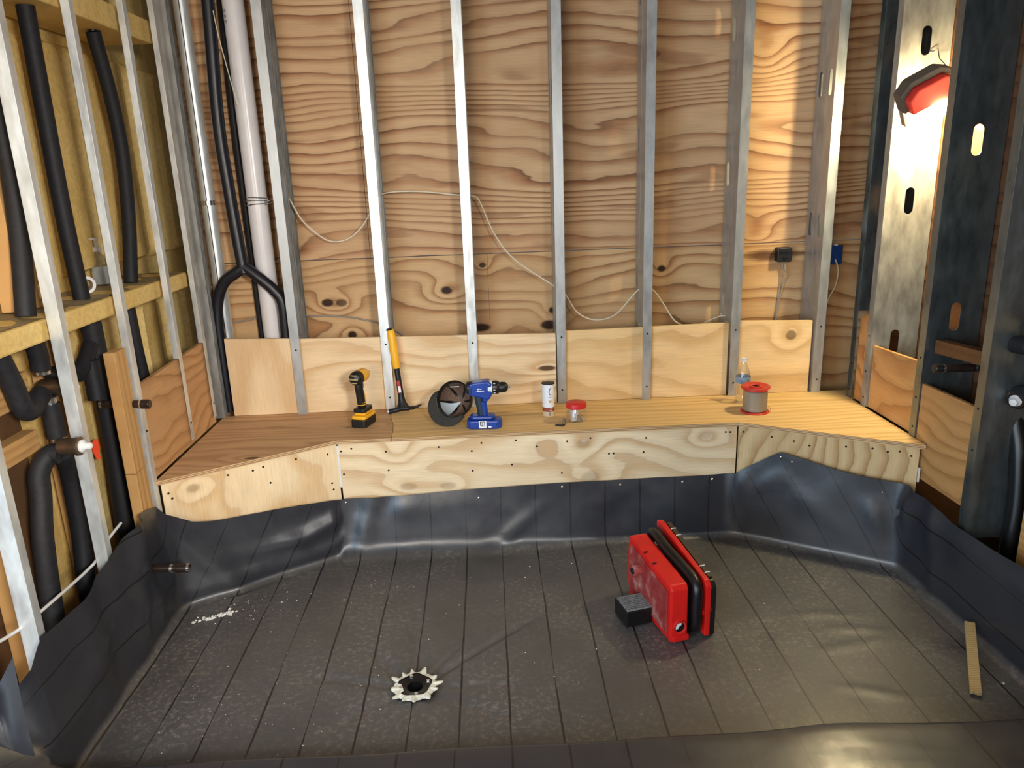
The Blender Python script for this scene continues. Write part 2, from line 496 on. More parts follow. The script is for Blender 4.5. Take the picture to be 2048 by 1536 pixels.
def liner_mat():
    t = NT('shower_liner_membrane')
    uv = t.sep(t.coord('UV')); geo = t.new('ShaderNodeNewGeometry')
    pos = geo.outputs['Position']; pz = t.sep(pos)[2]
    wob = t.noise(pos, 3., 3)
    uu = t.math('MULTIPLY_ADD', t.math('SUBTRACT', wob, .5), .012, uv[0])
    fr = t.math('FRACT', t.math('ADD', t.math('DIVIDE', t.math('ADD', uu, .19), .1524), .5))
    d = t.math('MULTIPLY', t.math('ABSOLUTE', t.math('SUBTRACT', fr, .5)), .1524)
    wn = t.noise(t.comb(t.math('MULTIPLY', uv[0], 6.), t.math('MULTIPLY', uv[1], 2.5), 0.), 1., 2)
    wid = t.ramp(wn, [(.36, .0012), (.5, .0032), (.7, .0038)])
    ln = t.math('LESS_THAN', d, wid)
    # dust that settled on the pan floor, scuffed into patches and grains
    n1 = t.noise(pos, 2.3, 4, .6); n2 = t.noise(pos, 55., 4, .7); n3 = t.noise(t.comb(t.math('MULTIPLY', t.sep(pos)[0], 9.), t.math('MULTIPLY', t.sep(pos)[1], 40.), 0.), 1., 4, .65)
    flat = t.ramp(pz, [(.0, 1.), (.03, 0.)])
    d1 = t.math('MULTIPLY', t.ramp(n1, [(.35, .0), (.7, 1.)]), t.ramp(n2, [(.5, .0), (.78, 1.)]))
    d2 = t.math('MULTIPLY', t.ramp(n3, [(.6, 0.), (.82, 1.)]), t.ramp(n1, [(.45, 0.), (.65, 1.)]))
    dust = t.math('MULTIPLY', t.math('ADD', t.math('MULTIPLY', d1, .75), t.math('MULTIPLY', d2, .55)), flat)
    base = t.ramp(t.noise(pos, 4.5, 4, .55), [(.3, lin(36, 38, 47)), (.7, lin(45, 47, 54))])
    film = t.math('MULTIPLY', flat, t.ramp(n1, [(.2, .35), (.8, .62)]))
    base = t.mix(film, base, lin(104, 101, 99))
    base = t.mix(dust, base, lin(170, 162, 150))
    c = t.mix(ln, base, lin(14, 14, 18))
    r = t.math('ADD', t.math('MULTIPLY', film, .25), t.ramp(t.noise(pos, 14, 3), [(.3, .30), (.7, .40)]))
    t.bump(t.noise(pos, 30., 4, .6), .10, .004)
    return t.fin(c, r, 0, 1.)


M['liner'] = liner_mat()

# ------------------------------------------------------------------ the setting
# back wall: plywood sheets on the far face of the double studs, seam at 1.215 m
wb = thing('wall_back', '', 'x', (0, .2, 0)); del wb['label'], wb['category']; struct(wb)
for (x0, x1, z0, z1, m) in ((-1.42, -.05, 0, 1.213, 'ply_lower'), (-.048, 1.95, 0, 1.213, 'ply_lower'), (-1.42, -.60, 1.217, 2.75, 'ply_upper'), (-.598, 1.95, 1.217, 2.75, 'ply_upper')):
    MB().box((x0, .2, z0), (x1, .218, z1)).build('plywood_sheet', M[m], wb)
struct(MB().box((-1.75, .75, 0), (-1.3, .8, 2.75)).build('wall_back_return', M['mustard']))
struct(MB().box((-4, -9.5, -.15), (4, .9, -.035)).build('floor', M['concrete']))
struct(MB().box((-2.2, -4.2, 2.75), (2.4, .9, 2.8)).build('ceiling', M['gypsum']))

# left wall: pressed mustard panel with raised rounded ribs, wrapped beams
wl = thing('wall_left', '', 'x', (-1.6, -.7, 0)); del wl['label'], wl['category']; struct(wl)
MB().box((-1.66, -2.2, 0), (-1.62, .75, 2.75)).build('panel', M['mustard'], wl)


def rib(y0, y1, z0, z1):
    """raised pillow with a rounded outline, pressed into the sheet"""
    mb = MB(); n = 6
    outer = rounded_rect(y0, z0, y1, z1, .05); inner = rounded_rect(y0 + .022, z0 + .022, y1 - .022, z1 - .022, .035)
    k = len(outer)
    vs = [(-1.62, a, b) for a, b in outer] + [(-1.572, a, b) for a, b in inner]
    fs = [(i, (i + 1) % k, k + (i + 1) % k, k + i) for i in range(k)] + [tuple(range(k, 2 * k))]
    mb.add(vs, fs)
    return mb.build('rib', M['mustard'], wl, smooth=True, angle=30)


for i in range(11):
    y = -2.05 + i * .245
    rib(y, y + .215, 1.26, 2.10); rib(y, y + .215, .10, 1.10)
    rib(y, y + .215, 2.26, 2.7)
b = MB().box((-1.62, -2.2, 1.144), (-1.37, -.035, 1.2095)).build('beam', [M['beam_yellow']], wl, bevel=.008)
MB().grid(lambda a, c: (-1.615 + .235 * a, -2.2 + 2.16 * c, 1.2105 + .004 * sin(a * 5 + c * 31) * sin(c * 57)), 6, 60).build('dust', M['dust'], wl, smooth=True)
MB().box((-1.60, -2.2, 2.133), (-1.37, -.02, 2.22)).build('beam', M['beam_yellow'], wl, bevel=.006)

# right wall: dark sheathing behind the deep studs
wr = MB().box((1.815, -9.5, 0), (1.835, .2, 2.75)).build('wall_right', M['ply_right_back']); struct(wr)  # unseen stretch towards the viewer added to dim the studs' reflections


# ------------------------------------------------------------------ metal studs
def stadium(cx, cz, w, h, n=8):
    r = w / 2; pts = []
    for i in range(n + 1):
        q = pi * i / n
        pts.append((cx + r * cos(q), cz + h / 2 - r + r * sin(q)))
    for i in range(1, 6):
        pts.append((cx - r, cz + (h / 2 - r) * (1 - i / 3)))
    for i in range(n + 1):
        q = pi + pi * i / n
        pts.append((cx + r * cos(q), cz - h / 2 + r + r * sin(q)))
    for i in range(1, 6):
        pts.append((cx + r, cz - (h / 2 - r) * (1 - i / 3)))
    return pts


def channel(P, adir, bdir, depth, fl, z0, z1, zw, lip=.009, holes=(), hw=.038, hh=.108, fold=True):
    """C channel: front flange z0..z1, web and rear flange from zw up. P plan corner, adir along web, bdir along flange"""
    A = Vector(adir + (0,)) if len(adir) == 2 else Vector(adir); B = Vector(bdir + (0,)) if len(bdir) == 2 else Vector(bdir)
    O = Vector((P[0], P[1], 0)); mb = MB()
    pt = lambda a, b_, z: O + A * a + B * b_ + Vector((0, 0, z))

    def quad(a0, b0, a1, b1, za, zb):
        mb.add([pt(a0, b0, za), pt(a1, b1, za), pt(a1, b1, zb), pt(a0, b0, zb)], [(0, 1, 2, 3)])
    quad(0, 0, 0, fl, z0, z1)
    quad(0, fl, lip, fl, zw, z1)
    quad(depth, 0, depth, fl, zw, z1); quad(depth, fl, depth - lip, fl, zw, z1)
    zs = zw
    for hz in sorted(holes):
        if hz - .1 < zw or hz + .1 > z1:
            continue
        quad(0, 0, depth, 0, zs, hz - .1)
        hole = stadium(depth / 2, hz, hw, hh); k = len(hole)
        ring = []
        for (a, z) in hole:
            da, dz = a - depth / 2, z - hz
            s = min((depth / 2) / abs(da) if abs(da) > 1e-9 else 1e9, .1 / abs(dz) if abs(dz) > 1e-9 else 1e9)
            ring.append((depth / 2 + da * s, hz + dz * s))
        vs = [pt(a, 0, z) for a, z in hole] + [pt(a, 0, z) for a, z in ring]
        fs = [(i, (i + 1) % k, k + (i + 1) % k, k + i) for i in range(k)]
        mb.add(vs, fs)
        # the four corners the radial ring misses
        for i in range(k):
            a0, z0_ = ring[i]; a1, z1_ = ring[(i + 1) % k]
            if abs(a0 - a1) > 1e-6 and abs(z0_ - z1_) > 1e-6:
                ca = a0 if (abs(a0) < 1e-6 or abs(a0 - depth) < 1e-6) else a1
                cz = z0_ if abs(abs(z0_ - hz) - .1) < 1e-6 else z1_
                mb.add([pt(a0, 0, z0_), pt(ca, 0, cz), pt(a1, 0, z1_)], [(0, 1, 2)])
        zs = hz + .1
    quad(0, 0, depth, 0, zs, z1)
    return mb


def screw_at(p, n, parent, r=.0045):
    return MB().lathe([(0, .0016), (r * .7, .0016), (r, .0004), (r, -.001)], axisM(p, n), 8).build('screw', M['screw'], parent, smooth=True)


SX = [-.965, -.5535, -.154, .257, .657, 1.070, 1.471]
stud_lab = ['steel stud in front of the white pipe, first from the left on the back wall', 'bright steel stud on the back wall with the yellow-gripped hammer leaning on it',
            'bright steel stud on the back wall rising behind the blue drill', 'grey steel stud on the back wall behind the white canister',
            'grey steel stud on the back wall, next right of the red-lidded jar', 'steel stud on the back wall just left of the clear bottle',
            'steel stud on the back wall right of the wall board with a round knot']
btop = [.878, .876, .866, .852, .870, .868, .0]
for i, x in enumerate(SX):
    t = thing('metal_stud', stud_lab[i], 'stud', (x + .02, 0, .521), group='steel studs of the back wall')
    h1 = [z for z in (.93, 1.54, 2.15)] if i in (5,) else ([1.09, 1.70, 2.31] if i == 4 else [1.3, 1.91, 2.5])
    m = M['zinc'] if i not in (1, 2) else M['zinc_lit']
    zb = btop[i] + .006 if i < 6 else .521
    channel((x, 0), (0, 1), (1, 0), .092, .041, .521, 2.74, zb, holes=[z for z in h1 if i not in (4, 5)]).build('front_channel', m, t, solid=.0012)
    channel((x, .097), (0, 1), (1, 0), .092, .041, .521, 2.74, .53, holes=h1).build('rear_channel', M['zinc_old'] if i == 0 else M['zinc'], t, solid=.0012)
    for z in ((.84, .585) if i not in (0, 2) else (.83,)):
        screw_at((x + .022, -.001, z), (0, -1, 0), t)
# the corner stud by the left wall
t = thing('metal_stud', 'grey steel corner stud beside the back wall at the left end of the bench', 'stud', (-1.30, 0, .521), group='steel studs of the back wall')
channel((-1.348, -.004), (0, 1), (1, 0), .04, .042, .521, 2.74, .521).build('front_channel', M['zinc'], t, solid=.0012)
channel((-1.392, .15), (0, 1), (1, 0), .045, .034, .521, 2.74, .521).build('rear_channel', M['zinc'], t, solid=.0012)

# furring studs of the left wall
LY = [(-.105, .905, .535, .02), (-.378, .899, .525, .022), (-.768, .10, .0, .025), (-1.155, .02, .0, .038), (-1.555, .02, .0, .045)]
llab = ['narrow shiny furring stud on the left wall nearest the back corner', 'narrow shiny furring stud on the left wall crossing the middle of the wall board',
        'bright furring stud on the left wall at the front end of the bench', 'bright furring stud on the left wall in front of the valves',
        'furring stud on the left wall nearest the viewer']
for (y, zw, z0, dp), lb in zip(LY, llab):
    t = thing('furring_stud', lb, 'stud', (-1.337, y + .015, z0 + .02), group='furring studs of the left wall')
    channel((-1.317, y), (-1, 0), (0, 1), dp, .03, z0 + .02, 2.74, zw, lip=.006).build('channel', M['zinc_lit'], t, solid=.0012)
    if y > -.9:
        screw_at((-1.3155, y + .016, .62 if y > -.5 else .72), (1, 0, 0), t)

# deep studs of the right wall, webs towards the viewer
rlab = ['steel stud at the right end of the back wall, in the corner', 'steel stud on the right wall with slotted web lit by the work light',
        'shaded steel stud on the right wall with a glowing slot beside the work light', 'shaded steel stud nearest the viewer on the right wall, over the grey liner']
for i, (y, z0, z1, hs) in enumerate(((-.115, .521, 2.74, ()), (-.25, .521, 2.74, (.814, 1.412, 2.023)), (-.65, .521, 2.74, (1.0, 1.636, 2.25)), (-1.02, .27, 2.74, ()))):
    t = thing('deep_metal_stud', rlab[i], 'stud', (1.7, y, z0), group='steel studs of the right wall')
    m = M['zinc_shaded'] if i != 1 else M['zinc_old']
    channel((1.607, y), (1, 0), (0, 1), .203, .041, z0, 2.74, .93 if i == 0 else z0, holes=hs, hh=.108).build('channel', m, t, solid=.0012)
    for z in ((.84, .68, .56) if i < 3 else (.75, .6)):
        screw_at((1.606, y + .02, z), (-1, 0, 0), t)
    if i == 1:   # pencil marks on the web
        def stroke(a, c):
            v = Vector(c) - Vector(a); L = v.length
            mb = MB(); n = Vector((-v.z, 0, v.x)).normalized() * .0009
            mb.add([Vector(a) + n, Vector(a) - n, Vector(c) - n, Vector(c) + n], [(0, 1, 2, 3)])
            return mb
        mb = MB(); yy = y - .0012
        for (xa, za, xb, zb) in ((1.622, 1.905, 1.620, 1.865), (1.622, 1.905, 1.642, 1.908), (1.621, 1.886, 1.638, 1.889), (1.620, 1.865, 1.642, 1.869),
                                 (1.652, 1.886, 1.651, 1.868), (1.652, 1.886, 1.662, 1.888), (1.651, 1.868, 1.660, 1.87), (1.667, 1.897, 1.672, 1.897)):
            s_ = stroke((xa, yy, za), (xb, yy, zb)); mb.add(s_.v, s_.f)
        mb.build('pencil_mark', M['steel_dark'], t)

# ------------------------------------------------------------------ bench
bench = thing('bench', 'long plywood bench with angled ends built along the back wall', 'bench', (.1, -.15, .0))
ov = .012
# seat panels
MB().prism([(-1.317, -.752), (-.718, -.385), (-.487, -.384), (-.4895, -.30), (-.5, -.2), (-.522, -.1), (-.536, .02), (-1.317, .02)], .502, .52, 0, 1).build('seat_panel', [M['seat_left'], M['edge']], bench)
MB().prism([(-.485, -.384), (.998, -.382), (1.605, -.738), (1.6065, -.69), (1.606, -.13), (1.69, -.06), (1.69, .02), (-.534, .02), (-.520, -.1), (-.498, -.2), (-.4875, -.3)], .502, .52, 0, 1).build('seat_panel', [M['seat'], M['edge']], bench)
# front panels


def wallpanel(p, q, z0, z1, th, name, mats, parent, bev=0.):
    p = Vector(p + (0,)); q = Vector(q + (0,)); d = (q - p).normalized(); n = Vector((-d.y, d.x, 0)) * th
    poly = [(p.x, p.y), (q.x, q.y), (q.x + n.x, q.y + n.y), (p.x + n.x, p.y + n.y)]
    return MB().prism(poly, z0, z1).build(name, mats, parent)


fpl = wallpanel((-1.308, -.735), (-.722, -.373), .02, .4985, .018, 'front_panel', M['front_l'], bench)
fpm = wallpanel((-.714, -.371), (.994, -.371), .02, .4985, .018, 'front_panel', M['front_m'], bench)
fpr = wallpanel((1.0, -.371), (1.596, -.716), .02, .4985, .018, 'front_panel', M['front_r'], bench)
MB().box((-.722, -.3725, .3), (-.714, -.366, .49)).build('caulk_bead', M['white_plastic'], bench)
MB().box((1.5975, -.722, .36), (1.603, -.716, .42)).build('caulk_bead', M['white_plastic'], bench)
for (x, z) in ((-.705, .465), (-.66, .475), (-.515, .455), (-.702, .36), (-.51, .37), (-.29, .465), (-.15, .44), (-.107, .475), (.04, .48), (-.15, .35), (.13, .448), (.02, .37),
               (.26, .465), (.235, .32), (.46, .40), (.6, .465), (.945, .475), (.965, .474), (.44, .40), (.59, .40), (.36, .475)):
    screw_at((x, -.3715, z), (0, -1, 0), bench)
for f, z in ((.03, .458), (.045, .435), (.35, .475), (.49, .47), (.55, .475), (.58, .40), (.745, .475), (.94, .463), (.95, .33), (.955, .3)):
    p = Vector((-1.308, -.735, z)).lerp(Vector((-.722, -.373, z)), f); screw_at(p + Vector((.26, -.42, 0)).normalized() * .0005, (.525, -.85, 0), bench)
for f, z in ((.03, .476), (.2, .47), (.33, .463), (.42, .452), (.62, .468), (.76, .474), (.84, .468), (.9, .476), (.96, .463)):
    p = Vector((1.0, -.371, z)).lerp(Vector((1.596, -.716, z)), f); screw_at(p, (-.5, -.866, 0), bench)

# backing boards between the studs
for (x0, x1, z1a, z1b, m, lab) in ((-1.27, -.947, .892, .880, 'board_a', 'pale plywood board with vertical grain behind the bench at its left end'),
                                   (-.945, .254, .878, .856, 'board_b', 'long pale plywood board behind the bench, behind the drills and the cap'),
                                   (.292, 1.066, .864, .872, 'board_c', 'yellowish plywood board behind the bench between the jar and the bottle'),
                                   (1.106, 1.462, .878, .866, 'board_d', 'yellow plywood board with a round knot, behind the red spool')):
    mb = MB()
    vs = [(x0, .02, .5205), (x1, .02, .5205), (x1, .02, z1b), (x0, .02, z1a), (x0, .037, .5205), (x1, .037, .5205), (x1, .037, z1b), (x0, .037, z1a)]
    mb.add(vs, [(0, 1, 2, 3), (7, 6, 5, 4), (3, 2, 6, 7), (0, 4, 5, 1), (1, 5, 6, 2), (0, 3, 7, 4)])
    tag(mb.build('backing_board', M[m], bevel=.002), lab, 'board', 'plywood boards behind the bench')


def sideboard(x0, x1, ys, z0s, z1s, m, lab):
    """board on a side wall: y range, sloped bottoms/tops"""
    (ya, yb) = ys
    mb = MB()
    vs = [(x0, ya, z0s[0]), (x0, yb, z0s[1]), (x0, yb, z1s[1]), (x0, ya, z1s[0]), (x1, ya, z0s[0]), (x1, yb, z0s[1]), (x1, yb, z1s[1]), (x1, ya, z1s[0])]
    mb.add(vs, [(0, 1, 2, 3), (7, 6, 5, 4), (3, 2, 6, 7), (0, 4, 5, 1), (1, 5, 6, 2), (0, 3, 7, 4)])
    return tag(mb.build('backing_board', M[m], bevel=.0015), lab, 'board', 'plywood boards on the side walls')


sideboard(-1.345, -1.327, (-.735, -.06), (.522, .522), (.885, .902), 'board_left', 'rough reddish plywood board on the left wall beside the bench')
sideboard(1.618, 1.634, (-.205, -.12), (.522, .522), (.938, .90), 'board_r1', 'narrow orange plywood strip on the right wall nearest the back corner')
sideboard(1.618, 1.634, (-.607, -.252), (.522, .522), (.818, .80), 'board_r2', 'orange plywood board on the right wall under the work light')
sideboard(1.612, 1.628, (-.975, -.653), (.374, .368), (.748, .742), 'board_r3', 'plywood board on the right wall in front of the bench end')

# ------------------------------------------------------------------ shower liner
DR = Vector((-.339, -1.318, 0))


def interp(tbl, x):
    if tbl[0][0] > tbl[-1][0]:
        tbl = tbl[::-1]
    if x <= tbl[0][0]:
        return tbl[0][1]
    for (a, b), (c, d) in zip(tbl, tbl[1:]):
        if x <= c:
            return b + (d - b) * (x - a) / (c - a)
    return tbl[-1][1]


C = [Vector(p) for p in ((-1.265, -1.695), (-1.288, -.785), (-.722, -.424), (.982, -.402), (1.548, -.75), (1.578, -1.70))]
TOPS = [('y', [(-1.69, .34), (-1.59, .425), (-1.48, .408), (-1.3, .405), (-1.19, .43), (-.976, .48), (-.86, .46), (-.785, .43)]),
        ('x', [(-1.288, .40), (-1.208, .335), (-1.146, .315), (-1.048, .304), (-.875, .283), (-.722, .26)]),
        ('x', [(-.72, .255), (-.45, .258), (-.187, .27), (.2, .279), (.9, .281), (.98, .285)]),
        ('x', [(.985, .29), (1.0, .31), (1.135, .418), (1.22, .40), (1.32, .376), (1.42, .364), (1.548, .358)]),
        ('y', [(-.75, .36), (-.87, .345), (-1.0, .318), (-1.14, .322), (-1.33, .335), (-1.7, .34)])]
LEANS = [.022, .02, .03, .012, .022]
per = []      # (base, normal, height, lean, rc, edge)
for e in range(6):
    a, b_ = C[e], C[(e + 1) % 6]
    L = (b_ - a).length; n = int(L / .022); d = (b_ - a) / L; nr = Vector((-d.y, d.x))
    for k in range(n):
        p = a + d * (L * k / n)
        if e < 5:
            H = interp(TOPS[e][1], p.x if TOPS[e][0] == 'x' else p.y)
            rc = .03
            if e == 2:
                rc = .03 + .045 * max(0, min(1, (.4 - p.x) / .5))
            per.append([p, nr, H, LEANS[e], rc, e])
        else:
            per.append([p, nr, .1, 0, .02, e])
NP = len(per)
# soften the corners
base_s = []; nrm_s = []
for i in range(NP):
    w = Vector((0, 0)); q = Vector((0, 0)); ws = 0
    for k in range(-3, 4):
        g = exp(-(k / 1.6) ** 2); w += per[(i + k) % NP][0] * g; q += per[(i + k) % NP][1] * g; ws += g
    base_s.append(w / ws); nrm_s.append(q.normalized())
RIDGES = [((-.339, -1.318), (.132, -.902), -.010, .018), ((-.30, -1.29), (.36, -.80), .006, .03), ((-.339, -1.318), (-.131, -.993), -.006, .012), ((-.339, -1.318), (-.368, -.769), -.009, .03),
          ((-.339, -1.318), (-.514, -1.109), -.008, .025), ((-.339, -1.318), (-.75, -1.22), -.006, .02), ((-.339, -1.318), (-.62, -1.50), -.006, .025), ((-.339, -1.318), (.02, -1.52), -.007, .03),
          ((-.339, -1.318), (.1, -1.33), -.004, .02), ((.898, -.885), (.891, -1.112), .006, .016), ((.891, -1.112), (.867, -1.452), .011, .016), ((.62, -1.18), (.75, -1.5), .004, .05),
          ((1.0, -1.02), (1.30, -1.06), .005, .018), ((1.02, -1.25), (1.32, -1.18), .005, .02), ((1.0, -1.42), (1.2, -1.5), .005, .02), ((1.08, -1.12), (1.36, -1.16), .005, .02),
          ((-1.2, -.78), (-.75, -.50), .006, .02), ((-1.24, -1.35), (-1.02, -.85), .005, .03), ((-1.05, -1.5), (-.92, -1.0), .004, .04), ((-1.18, -1.6), (-1.0, -1.4), .005, .02)]


def hash2(x, y):
    return (sin(x * 3.1 + 1.7 * sin(y * 2.3)) + sin(y * 4.3 + 2.1 * sin(x * 1.9 + .7)) + .5 * sin(x * 9.3 + y * 7.1)) / 2.5


def floor_z(x, y):
    z = -.004 * max(0, 1 - sqrt((x - DR.x) ** 2 + (y - DR.y) ** 2) / .5)
    for (a, b_, h, w) in RIDGES:
        ax, ay = a; bx, by = b_
        vx, vy = bx - ax, by - ay; L2 = vx * vx + vy * vy
        t = ((x - ax) * vx + (y - ay) * vy) / L2; tc = max(0, min(1, t))
        d2 = (x - ax - vx * tc) ** 2 + (y - ay - vy * tc) ** 2
        if d2 < 9 * w * w:
            h = h * 1.5 if a == (-.339, -1.318) else h
            f = min(1, tc / .12) if a == (-.339, -1.318) else min(1, tc / .2)
            z += h * exp(-d2 / w / w) * (1 - tc * .55) * max(f, .15) * (min(1, (1 - tc) / .3))
    edge = 1
    return z + .0022 * hash2(x * 2.2, y * 2.2) * edge


NPROF = 22


def profile(i):
    """list of (outward offset, height, arclength) for perimeter sample i"""
    _, _, H, lean, rc, e = per[i]
    pts = []
    if e < 5:
        for k in range(8):
            q = pi / 2 * k / 7
            pts.append((-rc + rc * sin(q), rc - rc * cos(q)))
        for k in range(1, NPROF - 7):
            f = k / (NPROF - 8)
            pts.append((lean * f, rc + (H - rc) * f))
    else:
        for k in range(4):
            q = pi / 2 * k / 3
            pts.append((-.015 + .015 * sin(q), .015 - .015 * cos(q)))
        for k in range(1, 4):
            pts.append((.006 * k / 3, .015 + (.085 - .015) * k / 3))
        for k in range(1, 7):
            q = pi / 2 * k / 6
            pts.append((.006 + .022 - .022 * cos(q), .085 + .022 * sin(q)))
        while len(pts) < NPROF:
            k = len(pts) - 12
            pts.append((.028 + .03 * k, .107 + .0015 * sin(k * 1.9 + i * .21)))
    out = []; s = 0
    for k, p in enumerate(pts):
        if k:
            s += sqrt((p[0] - pts[k - 1][0]) ** 2 + (p[1] - pts[k - 1][1]) ** 2)
        out.append((p[0], p[1], s))
    return out


def gauss(x, c, w):
    return exp(-((x - c) / w) ** 2)


def wall_bulge(e, x, y, h, H):
    """folds of the membrane on the walls, along the outward normal (negative = towards the viewer)"""
    b_ = 0
    if e == 0:
        b_ += -.018 * gauss(y + .12 * h, -.95, .04) - .02 * gauss(y - .25 * h, -1.12, .05) - .012 * gauss(y, -1.38, .06) + .012 * gauss(y, -1.25, .05)
        b_ *= min(1, h / .08)
        b_ += -.012 * gauss(h, .2 + .05 * sin(y * 9), .04)
    elif e == 1:
        hv = .25 - .9 * abs(x + .94)
        b_ += -.022 * gauss(h - (.14 + .28 * max(0, x + .86) + .05 * max(0, -.9 - x)), 0, .035) * gauss(x, -.8, .22) * min(1, (H - h) / .05 + .1)
        b_ += -.012 * gauss(x + .5 * h, -1.1, .05)
        b_ += -.01 * gauss(h, .06, .03)
    elif e == 2:
        b_ += -.012 * gauss(x - 1.1 * (h - .05), -.02, .05) * gauss(h, .07, .1)
        b_ += -.01 * gauss(x, -.46, .06) * gauss(h, H - .06, .05)
        b_ += .004 * sin(x * 7) * min(1, h / .1) * min(1, (H - h) / .06)
        b_ += -.01 * gauss(x - .3 * h, -.66, .04)
    elif e == 3:
        b_ += -.005 * gauss(h - (.32 - 1.0 * abs(x - 1.14)), 0, .035) * gauss(x, 1.14, .15)
        b_ += -.010 * gauss(x + .35 * (h - .25), 1.44, .025) * gauss(h, .2, .09)
        b_ += -.012 * gauss(x, 1.01, .022) * gauss(h, .25, .05)
    elif e == 4:
        b_ += -.03 * gauss(y + .45 * (h - .36), -.80, .04) * min(1, h / .05) - .012 * gauss(y - .3 * h, -.98, .04)
        b_ += -.008 * gauss(h, .25, .05)
    return b_ + (.003 * hash2(x * 5 + e, y * 5 + h * 6) * min(1, h / .06) if e < 5 else 0)


lv = []; luv = []; lf = []
NR = 58
fe = lambda r: r ** .85
profs = [profile(i) for i in range(NP)]
# blend the profiles where the curb meets the side walls
bl = [[list(q) for q in p] for p in profs]
for i in range(NP):
    near = [(i + k) % NP for k in range(-2, 3)]
    if len({per[j][5] == 5 for j in near}) > 1:
        for k in range(NPROF):
            for c_ in range(3):
                bl[i][k][c_] = sum(profs[j][k][c_] for j in near) / len(near)
profs = bl
for i in range(NP):
    bp, n = base_s[i], nrm_s[i]
    o0 = profs[i][0]
    start = bp + n * o0[0]
    dd = start - Vector((DR.x, DR.y)); hole = Vector((DR.x, DR.y)) + dd.normalized() * .066
    for r in range(NR):
        f = fe(r / NR)
        p = hole.lerp(start, f)
        lv.append((p.x, p.y, floor_z(p.x, p.y))); luv.append((p.x, p.y))
    e = per[i][5]; H = per[i][2]
    z0 = floor_z(start.x, start.y)
    for k, (o, h, s) in enumerate(profs[i]):
        bg = wall_bulge(e, bp.x, bp.y, h, H) if e < 5 else .003 * sin(bp.x * 11) * (h > .05)
        if e == 5 and .07 < h:
            bg += -.012 * gauss(bp.x, .82, .16)
        p = bp + n * (o + bg)
        zz = h + z0 * max(0, 1 - h / .04)
        if e == 5:
            zz += .012 * gauss(bp.x, .82, .17) * (k > 6) * gauss(k, 13, 4)
        lv.append((p.x, p.y, zz)); luv.append((bp.x + n.x * (o0[0] + s), bp.y + n.y * (o0[0] + s)))
K = NR + NPROF
for i in range(NP):
    j = (i + 1) % NP
    for k in range(K - 1):
        lf.append((i * K + k, j * K + k, j * K + k + 1, i * K + k + 1))
mb = MB(); mb.add(lv, lf)
liner = mb.build('shower_liner', M['liner'], smooth=True, angle=75)
tag(liner, 'dark grey shower pan liner sheet with black stripes, turned up the walls', 'liner')
# the sheet wraps round the end of the left wall towards the viewer
def flap(a, c):
    x = -1.282 - .3 * a; top = .45 - .6 * a * (1 - .3 * a) + .01 * sin(a * 9)
    return (x, -1.708 - .05 * a - .012 * sin(a * 7 + c * 3) - .02 * gauss(a, .12, .08), .004 + top * c)


fb = MB(); fb.grid(flap, 16, 10); flp = fb.build('liner_flap', M['liner'], liner, smooth=True, angle=75)
fu = flp.data.uv_layers.new(name='UVMap')
for lp in flp.data.loops:
    co_ = flp.data.vertices[lp.vertex_index].co; fu.data[lp.index].uv = (co_.x * .2 - .11, co_.z)
ul = liner.data.uv_layers.new(name='UVMap')
for lp in liner.data.loops:
    ul.data[lp.index].uv = luv[lp.vertex_index]


def nail(p, n):
    n = Vector(n).normalized()
    MB().lathe([(0, .0035), (.003, .003), (.0052, .0018), (.006, .0), (.006, -.002)], axisM(Vector(p), n), 10).build('nail', M['nail'], liner, smooth=True)


for (x, z) in ((-.702, .239), (-.477, .223), (-.130, .232), (.233, .265), (.486, .262), (.758, .262), (.887, .268)):
    nail((x, -.394, z), (0, -1, .1))
for (x, y, z) in ((1.003, -.388, .287), (1.145, -.472, .396), (1.184, -.495, .381), (1.327, -.582, .338), (1.480, -.676, .309), (1.538, -.712, .297)):
    nail((x, y - .014, z), (-.52, -.85, .05))
nail((1.568, -.76, .298), (-.8, -.5, .2))

# crumbs of mortar and drywall on the liner: nobody could count them
mb = MB()
rc_ = random.Random(3)


def crumb(x, y, s, z=.003):
    a = rc_.random() * 6.28; fx = rc_.uniform(.5, 1.6)
    c, s_ = cos(a) * s, sin(a) * s
    z = floor_z(x, y) + .0005
    vs = [(x + c * fx, y + s_ * fx, z), (x - s_, y + c, z), (x - c * fx, y - s_ * fx, z), (x + s_, y - c, z), (x + rc_.uniform(-.3, .3) * s, y, z + s * rc_.uniform(.5, .9))]
    mb.add(vs, [(0, 1, 4), (1, 2, 4), (2, 3, 4), (3, 0, 4)])


for _ in range(95):
    crumb(rc_.uniform(-1.1, .5), rc_.uniform(-1.62, -.55), rc_.choice([.0012, .0016, .002, .003]))
for _ in range(40):
    crumb(rc_.gauss(-1.02, .1), rc_.gauss(-.80, .05), rc_.choice([.0015, .0025, .0035]))
for _ in range(40):
    crumb(rc_.gauss(-.82, .12), rc_.gauss(-1.42, .1), rc_.choice([.001, .0015, .002]))
for _ in range(46):
    q_ = rc_.random()
    crumb(-1.20 + .12 * q_ + rc_.gauss(0, .008), -.885 + .06 * q_ + rc_.gauss(0, .008), rc_.uniform(.004, .011))
for (x, y) in ((.78, -1.32), (.93, -.95), (.66, -1.6), (.24, -1.63), (.51, -1.645), (-.05, -1.64), (1.5, -1.45)):
    crumb(x, y, .004)
o = mb.build('debris', M['white_plastic']); o['kind'] = 'stuff'
tag(o, 'white crumbs of mortar and drywall scattered over the grey liner floor', 'debris')

